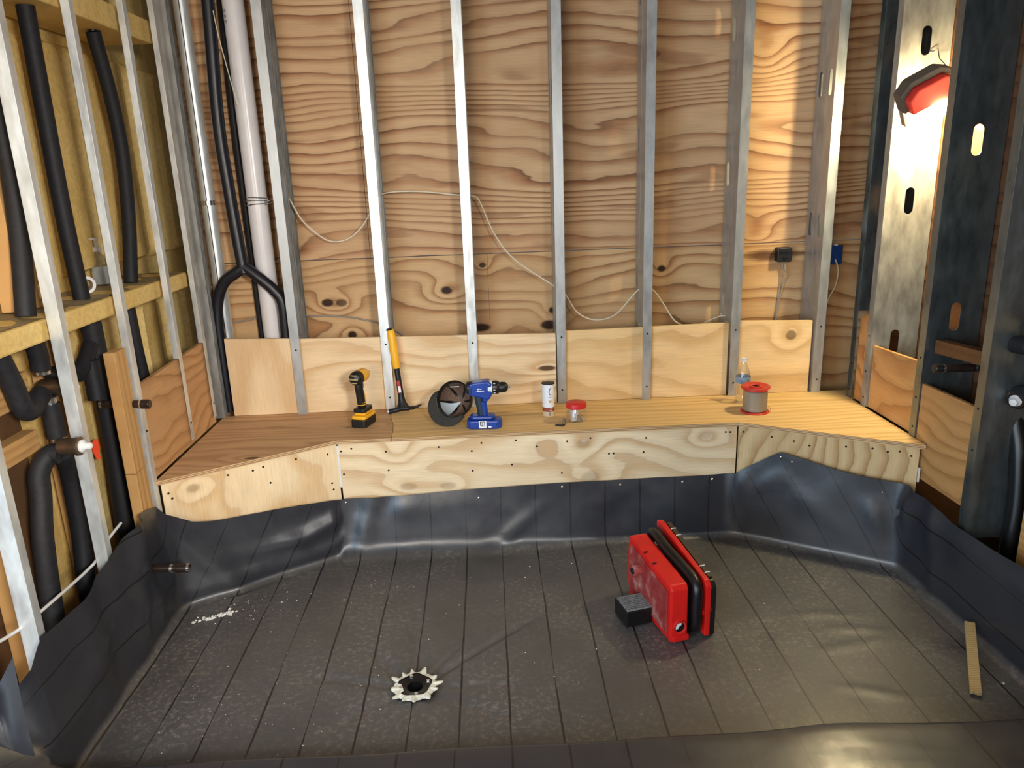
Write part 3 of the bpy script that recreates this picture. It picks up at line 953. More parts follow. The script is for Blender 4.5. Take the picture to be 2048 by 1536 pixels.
# ------------------------------------------------------------------ drain
dr = thing('shower_drain', 'round floor drain with a torn white rim in the grey liner', 'drain', (DR.x, DR.y, -.01))
rr = random.Random(5); N = 132; mb = MB(); outer = []; inner = []
for i in range(N):
    q = 2 * pi * i / N
    tooth = max(0, sin(q * 12 + 1.3 * sin(q * 3))) ** 1.3
    ro = .066 + .002 * rr.random() + .021 * tooth * (.75 + .35 * sin(q * 5 + 1))
    outer.append((DR.x + ro * cos(q), DR.y + ro * sin(q), .0055 + .005 * tooth + .0012 * rr.random()))
    ri = .054 + .003 * sin(q * 5) + (.0 if not 3.0 < q < 3.9 else -.012)
    inner.append((DR.x + ri * cos(q), DR.y + ri * sin(q), .010))
vs = outer + inner + [(x, y, z - .006) for x, y, z in outer]
mb.add(vs, [(i, (i + 1) % N, N + (i + 1) % N, N + i) for i in range(N)] + [(2 * N + i, 2 * N + (i + 1) % N, (i + 1) % N, i) for i in range(N)])
mb.build('torn_rim', plain('torn_white_pvc', lin(222, 220, 206), .6, 0, .15, 120), dr)['label'] = 'torn white rim'
MB().lathe([(.064, .002), (.060, .007), (.052, .008), (.036, .003), (.026, .001), (.024, -.03), (.0, -.03)], Matrix.Translation(DR), 32).build('drain_body', M['rubber'], dr, smooth=True)
for q in (.4, 1.9, 3.4, 4.9):
    MB().lathe([(0, .006), (.006, .006), (.007, .0), (.007, -.004)], Matrix.Translation(DR + Vector((.045 * cos(q), .045 * sin(q), .006))), 6).build('bolt', M['chrome'], dr)

# ------------------------------------------------------------------ pipes and cables on the back wall
t = thing('white_pipe', 'upright white plastic pipe on the back wall behind the black insulated tubes', 'pipe', (-1.073, .125, .53))
MB().tube([(-1.073, .13, .53), (-1.073, .13, 2.74)], .0445, 28).build('pipe', M['pvc'], t, smooth=True)
mb = MB()
for z in (1.478, 1.494, 1.508):
    mb.tube([(-1.073 + .047 * cos(q), .13 + .047 * sin(q), z + .006 * sin(q + z * 40)) for q in [2 * pi * k / 24 for k in range(25)]], .0028, 6)
mb.tube([(-1.03, .10, 1.49), (-1.0, .085, 1.497), (-.968, .08, 1.50)], .003, 6)
mb.tube([(-1.03, .10, 1.48), (-1.0, .086, 1.487), (-.968, .08, 1.496)], .003, 6)
mb.build('strap', M['chrome'], t, smooth=True)
mb = MB()
for (x, z) in ((-1.101, 2.265), (-1.101, 2.245), (-1.1, 2.225)):
    mb.add([(x - .004, .089, z), (x + .004, .0885, z), (x + .004, .0885, z + .012), (x - .004, .089, z + .012)], [(0, 1, 2, 3)])
mb.build('print', M['label_grey'], t)

t = thing('insulated_tube', 'black insulated tube forking into an upside-down Y before the white pipe', 'pipe', (-1.15, .07, .53))
pa = smooth_path([(-1.150, .07, 2.74), (-1.155, .065, 2.31), (-1.178, .065, 1.85), (-1.172, .065, 1.56), (-1.158, .062, 1.28), (-1.150, .06, 1.185)])
MB().tube(pa, .0265, 16).build('trunk', M['foam_gloss'], t, smooth=True)
pa = smooth_path([(-1.150, .06, 1.21), (-1.19, .06, 1.185), (-1.25, .068, 1.142), (-1.291, .074, 1.06), (-1.307, .076, .95), (-1.308, .076, .80), (-1.308, .076, .53)])
MB().tube(pa, .0255, 16).build('branch', M['foam_gloss'], t, smooth=True)
pa = smooth_path([(-1.150, .06, 1.215), (-1.09, .055, 1.165), (-1.03, .058, 1.105), (-.995, .06, 1.04), (-.995, .06, .90), (-.995, .064, .60)])
MB().tube(pa, .0255, 16).build('branch', M['foam_gloss'], t, smooth=True)
t = MB().tube(smooth_path([(-1.13, .18, 2.74), (-1.136, .18, 2.32), (-1.147, .18, 1.85), (-1.145, .18, 1.45), (-1.14, .18, .9), (-1.14, .18, .53)]), .0175, 14).build('insulated_tube', M['foam'], smooth=True)
tag(t, 'thinner black tube half hidden behind the white pipe', 'pipe')
t = MB().tube(smooth_path([(-1.128, .03, 2.26), (-1.12, .035, 2.16), (-1.098, .05, 1.99), (-1.085, .06, 1.90)], 4), .0022, 6).build('white_wire', M['cable'], smooth=True)
tag(t, 'short thin white wire hanging between the black tubes and the white pipe', 'wire')
t = thing('metal_duct', 'shiny galvanised round pipe in the left back corner', 'pipe', (-1.30, .155, .53))
MB().tube([(-1.30, .155, .53), (-1.30, .155, 2.74)], .032, 24).build('pipe', M['zinc_lit'], t, smooth=True)
MB().tube([(-1.30, .155, 1.485), (-1.30, .155, 1.505)], .0342, 24).build('coupling', M['chrome'], t, smooth=True)
MB().box((-1.2965, .1215, .53), (-1.2935, .1245, 2.74)).build('seam', M['steel_dark'], t)

t = thing('white_cable', 'thin white cable sagging from stud to stud across the back wall', 'cable', (.06, .1, .86))
segs = [[(-.99, .12, 1.56), (-.935, .125, 1.514), (-.884, .13, 1.407), (-.803, .13, 1.326), (-.738, .13, 1.302), (-.668, .13, 1.321), (-.606, .12, 1.375), (-.56, .11, 1.44), (-.517, .12, 1.505), (-.359, .13, 1.513), (-.170, .12, 1.491), (-.1, .11, 1.485), (-.070, .11, 1.455), (-.009, .12, 1.308), (.079, .12, 1.191), (.262, .10, 1.061),
         (.311, .10, 1.019), (.366, .10, .934), (.449, .10, .895), (.544, .10, .915), (.620, .10, .995), (.662, .10, 1.034), (.721, .10, 1.027), (.770, .10, .965), (.831, .10, .874), (.90, .10, .845), (.96, .10, .855), (1.0, .10, .872), (1.05, .1, .889), (1.10, .10, .89)]]
MB().tube(smooth_path(segs[0], 5), .0032, 7).build('cable', M['cable'], t, smooth=True)
t = MB().tube(smooth_path([(-1.33, .192, .931), (-1.2, .19, .945), (-1.12, .19, .965), (-.953, .19, .955), (-.758, .19, .945), (-.575, .19, .90), (-.463, .19, .832), (-.44, .19, .79)], 5), .0042, 8).build('grey_rod_cable', M['cable_grey'], smooth=True)
tag(t, 'stiff grey cable behind the back studs above the left backing boards', 'cable')

t = thing('wall_socket', 'black socket on the back wall with two cables hanging from it', 'socket', (1.368, .2, 1.16))
MB().prism(rounded_rect(-.034, -.034, .034, .034, .006), 0, .045, M=axisM((1.363, .2, 1.16), (0, -1, 0), (1, 0, 0))).build('body', M['black'], t, bevel=.003)
MB().box((1.337, .15, 1.168), (1.389, .154, 1.176)).build('rim', M['rubber'], t)
MB().box((1.355, .148, 1.143), (1.378, .156, 1.149)).build('clip', M['steel_dark'], t)
MB().tube(smooth_path([(1.373, .17, 1.128), (1.375, .175, 1.09), (1.393, .18, 1.06), (1.38, .185, 1.03), (1.362, .188, .93), (1.35, .185, .80)]), .0035, 7).build('cable', M['cable_grey'], t, smooth=True)
MB().tube(smooth_path([(1.362, .17, 1.128), (1.365, .19, 1.05), (1.358, .19, .95), (1.345, .185, .80)]), .003, 7).build('cable', M['cable_grey'], t, smooth=True)
t = thing('junction_box', 'blue junction box with a white cable behind the rightmost back stud', 'box', (1.63, .2, 1.15))
MB().box((1.585, .155, 1.105), (1.64, .199, 1.195)).build('body', M['blue_box'], t, bevel=.003)
MB().box((1.596, .15, 1.195), (1.612, .2, 1.203)).build('clamp', M['white_plastic'], t)
MB().tube(smooth_path([(1.605, .15, 1.13), (1.618, .14, 1.08), (1.612, .14, 1.01), (1.585, .14, .95), (1.57, .14, .90)]), .0035, 7).build('cable', M['cable'], t, smooth=True)

# ------------------------------------------------------------------ left wall: pipes, valves, lumber
for (pts, r, lab) in (([(-1.45, -.768, 2.132), (-1.452, -.772, 1.8), (-1.452, -.775, 1.5), (-1.45, -.766, 1.2125)], .027, 'black insulated pipe on the left wall, its lower end shiny beside the tape roll'),
                      ([(-1.45, -.35, 2.128), (-1.452, -.29, 1.9), (-1.455, -.27, 1.7), (-1.455, -.31, 1.45), (-1.46, -.37, 1.2125)], .026, 'black insulated pipe on the left wall bowed to the right, ending behind the pump bottle'),
                      ([(-1.45, -1.02, 2.128), (-1.45, -1.02, 1.6), (-1.452, -1.09, 1.2125)], .029, 'black insulated pipe at the left edge above the ledge')):
    t = thing('insulated_pipe', lab, 'pipe', pts[-1], group='insulated pipes above the ledge')
    MB().tube(smooth_path(pts, 8), r, 16).build('foam_sleeve', M['foam'], t, smooth=True)
    MB().tube([pts[0], (pts[0][0], pts[0][1], 2.15)] if pts[0][2] < 2.14 else [pts[0], (pts[0][0], pts[0][1], pts[0][2] + .03)], r * .6, 12).build('copper_core', M['rubber'], t, smooth=True)
# tape and pump bottle on the ledge
t = thing('tape_roll', 'roll of white tape lying on its edge on the yellow ledge', 'tape', (-1.50, -.66, 1.2125))
Mx = axisM((-1.50, -.63, 1.2125 + .0315), (.75, -.62, 0))
MB().lathe([(.021, -.012), (.031, -.012), (.031, .012), (.021, .012), (.021, -.012)], Mx, 28).build('tape', M['white_plastic'], t, smooth=True)
MB().lathe([(.0195, -.012), (.0209, -.0125), (.0209, .0125), (.0195, .012), (.0195, -.012)], Mx, 28).build('core', M['cable_grey'], t, smooth=True)
t = thing('pump_bottle', 'clear pump bottle of soap standing on the yellow ledge', 'bottle', (-1.565, -.38, 1.2125))
Mx = Matrix.Translation((-1.565, -.38, 1.2125))
MB().lathe([(0, 0), (.03, .0), (.034, .006), (.034, .09), (.028, .108), (.014, .118), (.014, .128)], Mx, 24).build('bottle', M['clear'], t, smooth=True)
MB().lathe([(0, .003), (.031, .003), (.031, .07), (0, .07)], Mx, 20).build('soap', plain('pale_soap', lin(206, 214, 214), .3), t, smooth=True)
mb = MB(); mb.lathe([(.0, .128), (.016, .128), (.016, .145), (.006, .148), (.006, .17), (.012, .172), (.012, .18), (0, .18)], Mx, 16)
mb.tube([(-1.565, -.38, 1.388), (-1.575, -.405, 1.390), (-1.58, -.425, 1.385)], .005, 8)
mb.build('pump', M['white_plastic'], t, smooth=True)

# lumber below the ledge
for (a, b_, m, lab) in (((-1.36, -.872, .60), (-1.322, -.79, 1.04), 'wood', 'short upright pine block left of the bench, above its joint'),
                        ((-1.36, -.872, .02), (-1.322, -.79, .598), 'wood', 'lower upright pine block left of the bench, down to the liner'),
                        ((-1.56, -1.03, 1.2155), (-1.49, -.935, 2.132), 'wood', 'tall pine stud standing on the yellow ledge between two insulated pipes'),
                        ((-1.515, -1.40, .02), (-1.465, -1.345, 1.14), 'wood', 'upright pine stud under the ledge at the left edge'),
                        ((-1.53, -1.0, .02), (-1.44, -.955, 1.14), 'wood', 'upright pine stud under the ledge right of the lower valve'),
                        ((-1.515, -1.343, .955), (-1.468, -1.12, 1.05), 'wood_h', 'upper horizontal pine block behind the valves'),
                        ((-1.515, -1.343, .80), (-1.468, -1.13, .865), 'wood_h', 'lower horizontal pine block behind the valves')):
    tag(MB().box(a, b_).build('lumber_block', M[m], bevel=.002), lab, 'lumber', 'pine framing on the left wall')
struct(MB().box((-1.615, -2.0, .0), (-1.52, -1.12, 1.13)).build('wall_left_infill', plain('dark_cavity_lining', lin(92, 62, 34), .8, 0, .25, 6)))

val = thing('mixing_valve', 'pair of brass shower valves with grey caps and black insulated pipes, left wall', 'valve', (-1.42, -1.08, .72))
for (c, ax, L) in (((-1.43, -1.085, .985), (1, .05, -.05), .07), ((-1.345, -1.19, .825), (1, .0, -.02), .05)):
    Mx = axisM(Vector(c) - Vector(ax).normalized() * .03, ax)
    MB().lathe([(0, 0), (.022, 0), (.026, .006), (.026, L), (.029, L + .004), (.029, L + .014), (.022, L + .016), (0, L + .016)], Mx, 20).build('valve_body', M['bronze'], val, smooth=True)
    MB().lathe([(0, L + .016), (.020, L + .016), (.021, L + .022), (.012, L + .03), (.011, L + .045), (.004, L + .05), (0, L + .05)], Mx, 14).build('cap', M['white_plastic'], val, smooth=True)
for z in (.945, .82, 1.045):
    MB().lathe([(.017, -.014), (.0215, -.012), (.0215, .012), (.017, .014)], Matrix.Translation((-1.43, -1.10 - (.985 - z) * -.02, z)), 16).build('collar', M['chrome'], val, smooth=True)
MB().tube([(-1.43, -1.10, .828), (-1.43, -1.10, .938)], .0285, 16).build('insulation', M['foam'], val, smooth=True)
MB().tube(smooth_path([(-1.43, -1.11, 1.05), (-1.425, -1.115, 1.09), (-1.42, -1.13, 1.143)]), .0285, 16).build('insulation', M['foam'], val, smooth=True)
MB().tube(smooth_path([(-1.425, -1.30, 1.143), (-1.425, -1.262, 1.04), (-1.425, -1.24, .965), (-1.425, -1.205, .95), (-1.428, -1.165, .965), (-1.43, -1.13, .98)]), .030, 16).build('insulation', M['foam'], val, smooth=True)
MB().tube(smooth_path([(-1.375, -1.192, .803), (-1.405, -1.197, .803), (-1.428, -1.225, .76), (-1.428, -1.245, .68), (-1.428, -1.28, .55), (-1.428, -1.31, .3), (-1.428, -1.32, .02)]), .030, 16).build('insulation', M['foam'], val, smooth=True)
MB().tube(smooth_path([(-1.385, -1.165, .80), (-1.42, -1.09, .70), (-1.43, -1.08, .5), (-1.43, -1.11, .3), (-1.43, -1.12, .02)]), .029, 16).build('insulation', M['foam'], val, smooth=True)
MB().tube(smooth_path([(-1.43, -1.06, 1.005), (-1.43, -1.04, 1.02), (-1.43, -1.01, 1.015)]), .022, 12).build('insulation', M['foam'], val, smooth=True)

t = thing('insulated_riser', 'thick black insulated pipe behind the left furring studs with a side branch', 'pipe', (-1.47, -.70, .1))
MB().tube(smooth_path([(-1.47, -.705, 1.143), (-1.47, -.70, .98), (-1.47, -.70, .85), (-1.47, -.705, .6), (-1.47, -.72, .4), (-1.47, -.735, .02)]), .036, 18).build('foam_sleeve', M['foam'], t, smooth=True)
MB().tube(smooth_path([(-1.462, -.87, .965), (-1.462, -.80, 1.0), (-1.466, -.74, 1.045)]), .027, 14).build('branch', M['foam'], t, smooth=True)
MB().tube(smooth_path([(-1.452, -.79, 1.0), (-1.45, -.79, .93), (-1.448, -.795, .86)]), .030, 14).build('branch', M['foam'], t, smooth=True)
t = MB().tube(smooth_path([(-1.47, -.405, 1.143), (-1.47, -.395, .95), (-1.47, -.38, .8), (-1.47, -.38, .5)]), .024, 14).build('insulated_pipe', M['foam'], smooth=True)
tag(t, 'black insulated pipe under the ledge behind the left wall board', 'pipe')
t = thing('stub_pipe', 'dark capped pipe stub sticking out of the left wall across the furring stud', 'pipe', (-1.445, -.80, .843))
MB().tube([(-1.43, -.80, .843), (-1.293, -.80, .8365)], .0135, 14).build('pipe', M['brown_pipe'], t, smooth=True)
MB().tube([(-1.296, -.80, .8365), (-1.265, -.80, .835)], [.0165, .0165], 14).build('end_cap', M['brown_pipe'], t, smooth=True, bevel=.003)
for x in (-1.438, -1.30):
    MB().tube([(x, -.80, .843 if x < -1.4 else .837), (x + .008, -.80, .843 if x < -1.4 else .837)], .0155, 14).build('collar', M['chrome'], t, smooth=True)
t = thing('stub_pipe', 'dark capped pipe stub with shiny collars poking through the grey liner, left corner', 'pipe', (-1.29, -.95, .28))
MB().tube([(-1.345, -.95, .272), (-1.16, -.95, .264)], .0125, 14).build('pipe', M['brown_pipe'], t, smooth=True)
MB().tube([(-1.20, -.95, .2655), (-1.154, -.95, .264)], [.016, .016], 14).build('end_cap', M['brown_pipe'], t, smooth=True, bevel=.003)
for x in (-1.222, -1.163):
    MB().tube([(x, -.95, .2655), (x + .009, -.95, .2655)], .0165, 14).build('collar', M['chrome'], t, smooth=True)
t = MB()
t.add([(-1.515, -.757, .69), (-1.505, -.742, .695), (-1.503, -.738, .66), (-1.508, -.748, .635), (-1.505, -.74, .622), (-1.512, -.755, .615), (-1.518, -.764, .655)], [(0, 1, 2, 3, 4, 5, 6)])
tag(t.build('orange_tag', M['orange'], solid=.004), 'small torn bright orange plastic tag behind the left furring studs', 'tag')
t = MB().tube(smooth_path([(-1.362, -1.80, .50), (-1.362, -1.654, .455), (-1.362, -1.551, .432), (-1.362, -1.469, .425), (-1.364, -1.162, .408), (-1.362, -1.057, .440), (-1.36, -.96, .455)], 4), .0048, 8).build('white_rod', M['white_plastic'], smooth=True)
tag(t, 'thin white plastic tube running along the left wall just above the liner', 'tube')

# ------------------------------------------------------------------ right wall items
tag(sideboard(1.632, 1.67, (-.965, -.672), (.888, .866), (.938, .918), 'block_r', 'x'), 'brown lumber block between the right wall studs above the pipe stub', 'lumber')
t = thing('stub_pipe', 'dark pipe stub with chrome collars sticking out of the right wall', 'pipe', (1.70, -.85, .85))
MB().tube([(1.555, -.85, .856), (1.80, -.85, .851)], .0135, 14).build('pipe', M['brown_pipe'], t, smooth=True)
MB().tube([(1.528, -.85, .857), (1.558, -.85, .856)], .0165, 14).build('end_cap', M['black'], t, smooth=True, bevel=.003)
for x in (1.56, 1.676):
    MB().tube([(x, -.85, .856), (x + .006, -.85, .856)], .0155, 14).build('collar', M['chrome'], t, smooth=True)
t = MB().tube([(1.69, -1.10, .985), (1.69, -1.03, .978), (1.69, -.90, .965)], .030, 16).build('insulated_pipe', M['foam'], smooth=True, bevel=.006)
tag(t, 'short black insulated pipe end at the right edge between two pine blocks', 'pipe')
for (a, b_, lab) in (((1.72, -1.5, .985), (1.80, -1.065, 1.05), 'upper pine block at the right edge, above the black pipe end'),
                     ((1.72, -1.5, .90), (1.80, -1.065, .935), 'thin pine block at the right edge, below the black pipe end'),
                     ((1.72, -1.5, .775), (1.80, -1.065, .835), 'lowest pine block at the right edge, above the valve'),
                     ((1.70, -1.5, .02), (1.80, -1.16, .60), 'wide pine lumber at the right edge down by the liner')):
    tag(MB().box(a, b_).build('lumber_block', M['wood_h'], bevel=.002), lab, 'lumber', 'pine framing at the right edge')
val = thing('mixing_valve', 'dark shower valve with a white cap at the right edge', 'valve', (1.70, -1.03, .78))
Mx = axisM((1.74, -1.02, .80), (-.75, -.55, -.12))
MB().lathe([(0, 0), (.03, 0), (.033, .006), (.033, .05), (.028, .055), (0, .055)], Mx, 18).build('valve_body', M['brown_pipe'], val, smooth=True)
MB().lathe([(0, .055), (.018, .055), (.02, .062), (.013, .07), (.012, .082), (0, .084)], Mx, 14).build('cap', M['white_plastic'], val, smooth=True)
MB().tube([(1.72, -1.14, .835), (1.72, -1.04, .81), (1.72, -.95, .79)], .029, 14).build('insulation', M['foam'], val, smooth=True)
MB().tube(smooth_path([(1.74, -1.0, .79), (1.745, -.99, .72), (1.75, -1.03, .60), (1.75, -1.06, .42), (1.74, -1.07, .25), (1.74, -1.07, .02)]), .030, 14).build('hose', M['rubber'], val, smooth=True)
t = MB().tube([(1.77, -.80, .02), (1.77, -.80, 2.74)], .03, 14).build('insulated_pipe', M['foam'], smooth=True)
tag(t, 'tall black insulated pipe in the dark cavity of the right wall', 'pipe')

# ------------------------------------------------------------------ work light
LP = Vector((1.655, -.42, 1.785))
t = thing('work_light', 'red and grey work light, switched on, hung by a wire on the right wall', 'lamp', LP)
# body: wedge that leans, red shell over a grey base
ex = Vector((.80, -.12, .36)).normalized(); ez = Vector((-.36, -.25, .82)); ez = (ez - ex * ez.dot(ex)).normalized(); ey = ez.cross(ex)
Mx = Matrix.Translation(LP) @ Matrix((ex, ey, ez)).transposed().to_4x4()
prof = [(-.088, .0), (.088, .0), (.09, .062), (.05, .088), (-.055, .082), (-.092, .052)]
M2 = Mx @ Matrix.Rotation(pi / 2, 4, 'X')
MB().prism(prof, -.04, .05, M=M2).build('shell', plain('red_shell', lin(226, 62, 50), .4), t, bevel=.006)
MB().prism([(-.10, .0), (-.086, .0), (-.086, .058), (-.055, .086), (.05, .092), (.09, .066), (.094, .09), (.05, .116), (-.06, .108), (-.105, .072)], -.055, .012, M=M2).build('bumper', plain('grey_bumper', lin(86, 76, 68), .6), t, bevel=.005)
MB().prism([(-.10, -.06), (-.062, -.075), (-.062, .018), (-.10, .03)], -.05, -.012, M=M2).build('foot', plain('tan_foot', lin(150, 128, 100), .6), t, bevel=.005)
em = NT('lamp_lens'); e = em.new('ShaderNodeEmission'); e.inputs[0].default_value = (1.0, .84, .47, 1); e.inputs[1].default_value = 520
em.link(e.outputs[0], em.out.inputs[0])
mb = MB()
mb.grid(lambda a, c: Mx @ Vector((.012 + .070 * cos(a * 2 * pi) * sin(c * pi / 2), -.012 + .046 * sin(a * 2 * pi) * sin(c * pi / 2), -.004 - .066 * cos(c * pi / 2))), 20, 8)
lens = mb.build('lens', em.m, t, smooth=True)
MB().tube([(1.722, -.252, 1.985), (1.735, -.262, 1.982), (1.752, -.262, 1.992), (1.757, -.27, 1.955), (1.768, -.30, 1.925), (1.762, -.36, 1.88), (1.745, -.40, 1.845)], .0018, 6).build('hanging_wire', M['steel_dark'], t, smooth=True)

# ------------------------------------------------------------------ red tool on the liner
rot = math.radians(13.8)
t = thing('jobsite_tool', 'red jobsite power tool with a black hose, standing on the grey liner floor', 'power tool', (.524, -1.164, .0), rot)
dusty = NT('red_dusty')
n1 = dusty.noise(dusty.coord(), 14, 5, .65)
c = dusty.ramp(n1, [(.35, lin(140, 26, 26)), (.55, lin(150, 60, 56)), (.75, lin(190, 140, 132))])
dusty.fin(c, .6)
# side profile in (y back, z)
prof = [(0, .004), (0, .203), (.012, .218), (.325, .254), (.342, .246), (.352, .18), (.352, .05), (.33, .004)]
YZ = Matrix(((0, 0, 1, 0), (1, 0, 0, 0), (0, 1, 0, 0), (0, 0, 0, 1)))   # prism xy -> yz, extrude -> x
MB().prism(prof, .0, .066, M=YZ).build('body', [M['red']], t, local=True, bevel=.006)
sp = [(.02, .03), (.02, .192), (.315, .226), (.328, .18), (.332, .05), (.31, .03)]
MB().prism(sp, -.006, .001, M=YZ).build('side_cover', dusty.m, t, local=True, bevel=.003)
MB().prism([(-.006, .006), (-.006, .028), (.02, .028), (.02, .006)], .008, .07, M=YZ).build('foot', M['red'], t, local=True, bevel=.004)
Mx = axisM((.034, -.001, .062), (0, -1, 0))
MB().lathe([(.018, -.002), (.018, .004), (.024, .006), (.026, .0), (.026, -.002)], Mx, 22).build('port_ring', M['red_lid'], t, local=True, smooth=True)
MB().lathe([(0, .0015), (.018, .0015), (.018, .0008)], Mx, 22).build('port_hole', M['rubber'], t, local=True)
MB().lathe([(.004, .003), (.0155, .003), (.0155, .0016)], Mx, 22, a0=pi * 1.08, a1=pi * 1.92).build('port_liner', M['white_plastic'], t, local=True)
for (y, z) in ((.14, .2315), (.21, .2395)):
    MB().box((-.001, y, z), (.014, y + .004, z + .005)).build('notch', M['rubber'], t, local=True)
# round boss on the left side
Mx = axisM((-.006, .23, .165), (-1, 0, 0))
MB().lathe([(0, .03), (.017, .03), (.02, .024), (.02, .0)], Mx, 16).build('knob', [dusty.m], t, local=True, smooth=True)
MB().lathe([(0, .034), (.012, .034), (.013, .0305)], Mx, 16).build('knob_face', M['black'], t, local=True, smooth=True)
# ribbed black foot block to the left
brush = MB().box((-.105, .13, .004), (-.004, .235, .066)).build('foot_block', M['rubber'], t, local=True, bevel=.004)
for k in range(9):
    MB().box((-.10, .133 + .0108 * k, .066), (-.004, .1375 + .0108 * k, .072)).build('bristle_row', plain('grey_bristle', lin(124, 126, 126), .7, 0, .5, 160) if k == 0 else bpy.data.materials['grey_bristle'], brush, local=True)
# hose
hp = smooth_path([(.088, .345, .10), (.088, .342, .22), (.088, .31, .258), (.087, .2, .246), (.094, .11, .232), (.098, .03, .218), (.096, -.002, .19), (.094, -.004, .12), (.096, .0, .06), (.098, .03, .03), (.10, .08, .024)], 6)
MB().tube(hp, .0185, 14).build('hose', M['rubber'], t, local=True, smooth=True)
MB().tube([(x - .004, y, z + .0165) if k < 30 else (x - .004, y - .0165, z) for k, (x, y, z) in enumerate(hp) if 8 < k < 34], .0022, 6).build('hose_seam', M['steel_dark'], t, local=True, smooth=True)
MB().prism([(.04, .02), (.03, .18), (.30, .21), (.32, .03)], .066, .128, M=YZ).build('core', M['black'], t, local=True)
# right hand red plate and black back
pr = [(-.012, .012), (-.012, .205), (.005, .222), (.345, .285), (.365, .278), (.365, .256), (.03, .198), (.016, .185), (.016, .012)]
MB().prism(pr, .125, .145, M=YZ).build('guard_plate', M['red'], t, local=True, bevel=.003)
for (y, z) in ((.0, .10),):
    MB().box((.143, y - .006, z), (.158, y + .01, z + .02)).build('latch', M['red'], t, local=True, bevel=.002)
MB().box((.118, -.004, .09), (.126, .012, .108)).build('tab', M['red'], t, local=True, bevel=.002)
pb = [(-.004, .004), (-.008, .19), (.01, .212), (.335, .274), (.37, .255), (.375, .05), (.35, .004)]
MB().prism(pb, .146, .17, M=YZ).build('back_shell', M['black'], t, local=True, bevel=.006)
MB().prism([(.02, .2165), (.33, .2755), (.33, .281), (.02, .222)], .15, .166, M=YZ).build('top_strip', plain('bronze_strip', lin(56, 44, 34), .5), t, local=True)
for k, (ya, yb) in enumerate(((.04, .075), (.25, .29))):
    for yy in (ya, yb):
        z = .2135 + (yy - .01) * .19
        MB().prism([(yy, z + .004), (yy + .003, z + .005), (yy + .003, z + .008), (yy, z + .007)], .148, .168, M=YZ).build('trim_line', M['white_plastic'], t, local=True)

# stick
A_ = Vector((1.378, -1.500, .012)); B_ = Vector((1.534, -1.214, .058))
t = MB().box((0, -.0155, -.006), ((B_ - A_).length, .0155, .006), M=axisM(A_, Vector((B_ - A_)).cross(Vector((0, 0, 1))).cross(B_ - A_) * -1, B_ - A_)).build('wood_shim', M['stick'], bevel=.001)
tag(t, 'pale wooden shim leaning on the turned-up liner at the right', 'stick')

# ------------------------------------------------------------------ things on the bench
ZB = .52
# yellow and black drill seen from behind
t = thing('impact_driver', 'yellow and black cordless impact driver standing on its battery on the bench', 'drill', (-.632, -.19, ZB), math.radians(72))
# local: +x = forward (chuck direction), y = side
MB().prism(rounded_rect(-.05, -.037, .062, .037, .014), .0, .036).build('battery', M['black'], t, local=True, bevel=.004)
mb = MB(); mb.prism(rounded_rect(-.046, -.035, .066, .035, .014), .036, .052)
mb.prism(rounded_rect(-.03, -.028, .05, .028, .012), .052, .064)
mb.build('battery_top', M['yellow'], t, local=True, bevel=.005)
MB().prism(rounded_rect(-.034, -.029, .05, .029, .012), .0635, .082).build('foot_guard', M['black'], t, local=True, bevel=.004)
MB().tube(smooth_path([(.006, 0, .076), (-.002, 0, .10), (-.006, 0, .14), (-.012, 0, .175), (-.012, 0, .20)]), [.0225] * 0 or .0185, 16).build('handle', M['black'], t, local=True, smooth=True)
for z in (.096, .106):
    MB().lathe([(.0188, -.0015), (.0196, -.001), (.0196, .0015), (.0188, .002)], Matrix.Translation((-.001, 0, z)), 16).build('handle_ring', M['yellow'], t, local=True, smooth=True)
MB().lathe([(0, -.052), (.018, -.05), (.028, -.042), (.031, -.03), (.031, -.01)], axisM((0, 0, .222), (1, 0, 0)), 22).build('rear_cap', M['black'], t, local=True, smooth=True)
for dz in (-.017, .0, .017):
    MB().tube([(-.0478, -.019 + abs(dz) * .35, .222 + dz), (-.0518 + abs(dz) * .05, 0, .222 + dz), (-.0478, .019 - abs(dz) * .35, .222 + dz)], .0028 if dz else .0042, 6).build('vent', plain('khaki_vent', lin(176, 160, 112), .6) if dz < 0 else bpy.data.materials['khaki_vent'], t, local=True, smooth=True)
MB().lathe([(.0305, -.012), (.0315, .0), (.030, .04), (.024, .05), (.018, .068), (.010, .072), (.009, .085), (0, .085)], axisM((0, 0, .222), (1, 0, 0)), 22).build('housing', M['yellow'], t, local=True, smooth=True)
MB().box((.004, -.006, .165), (.024, .006, .195)).build('trigger', M['black'], t, local=True, bevel=.003)
MB().tube([(.018, 0, .155), (.026, 0, .12), (.024, 0, .088)], .008, 8).build('front_web', M['yellow'], t, local=True, smooth=True)

# hammer standing on its head
t = thing('hammer', 'hammer with a yellow grip standing head down against a steel stud', 'hammer', (-.485, -.045, ZB))
a = Vector((-.470, -.045, ZB + .03)); b_ = Vector((-.503, -.012, ZB + .395))
pth = [a.lerp(b_, f) for f in (0, .06, .14, .3, .45, .55)]
MB().tube(pth, [.030, .019, .0145, .0135, .0135, .0135], 12).build('neck', M['steel_dark'], t, smooth=True)
gp = [a.lerp(b_, f) + Vector((.0, 0, 0)) for f in (.50, .53, .6, .75, .9, .97, 1.0)]
MB().tube(gp, [.014, .0165, .0175, .0205, .0195, .0165, .012], 14).build('grip', M['yellow'], t, smooth=True)
MB().tube([a.lerp(b_, .985) + Vector((-.004, 0, 0)), a.lerp(b_, 1.0) + Vector((-.005, 0, .002))], [.0175, .013], 12).build('butt', M['black'], t, smooth=True)
d = (b_ - a).normalized()
mbx = axisM(a.lerp(b_, .27) + Vector((0, -.0032, 0)), (0, -1, .0), d)
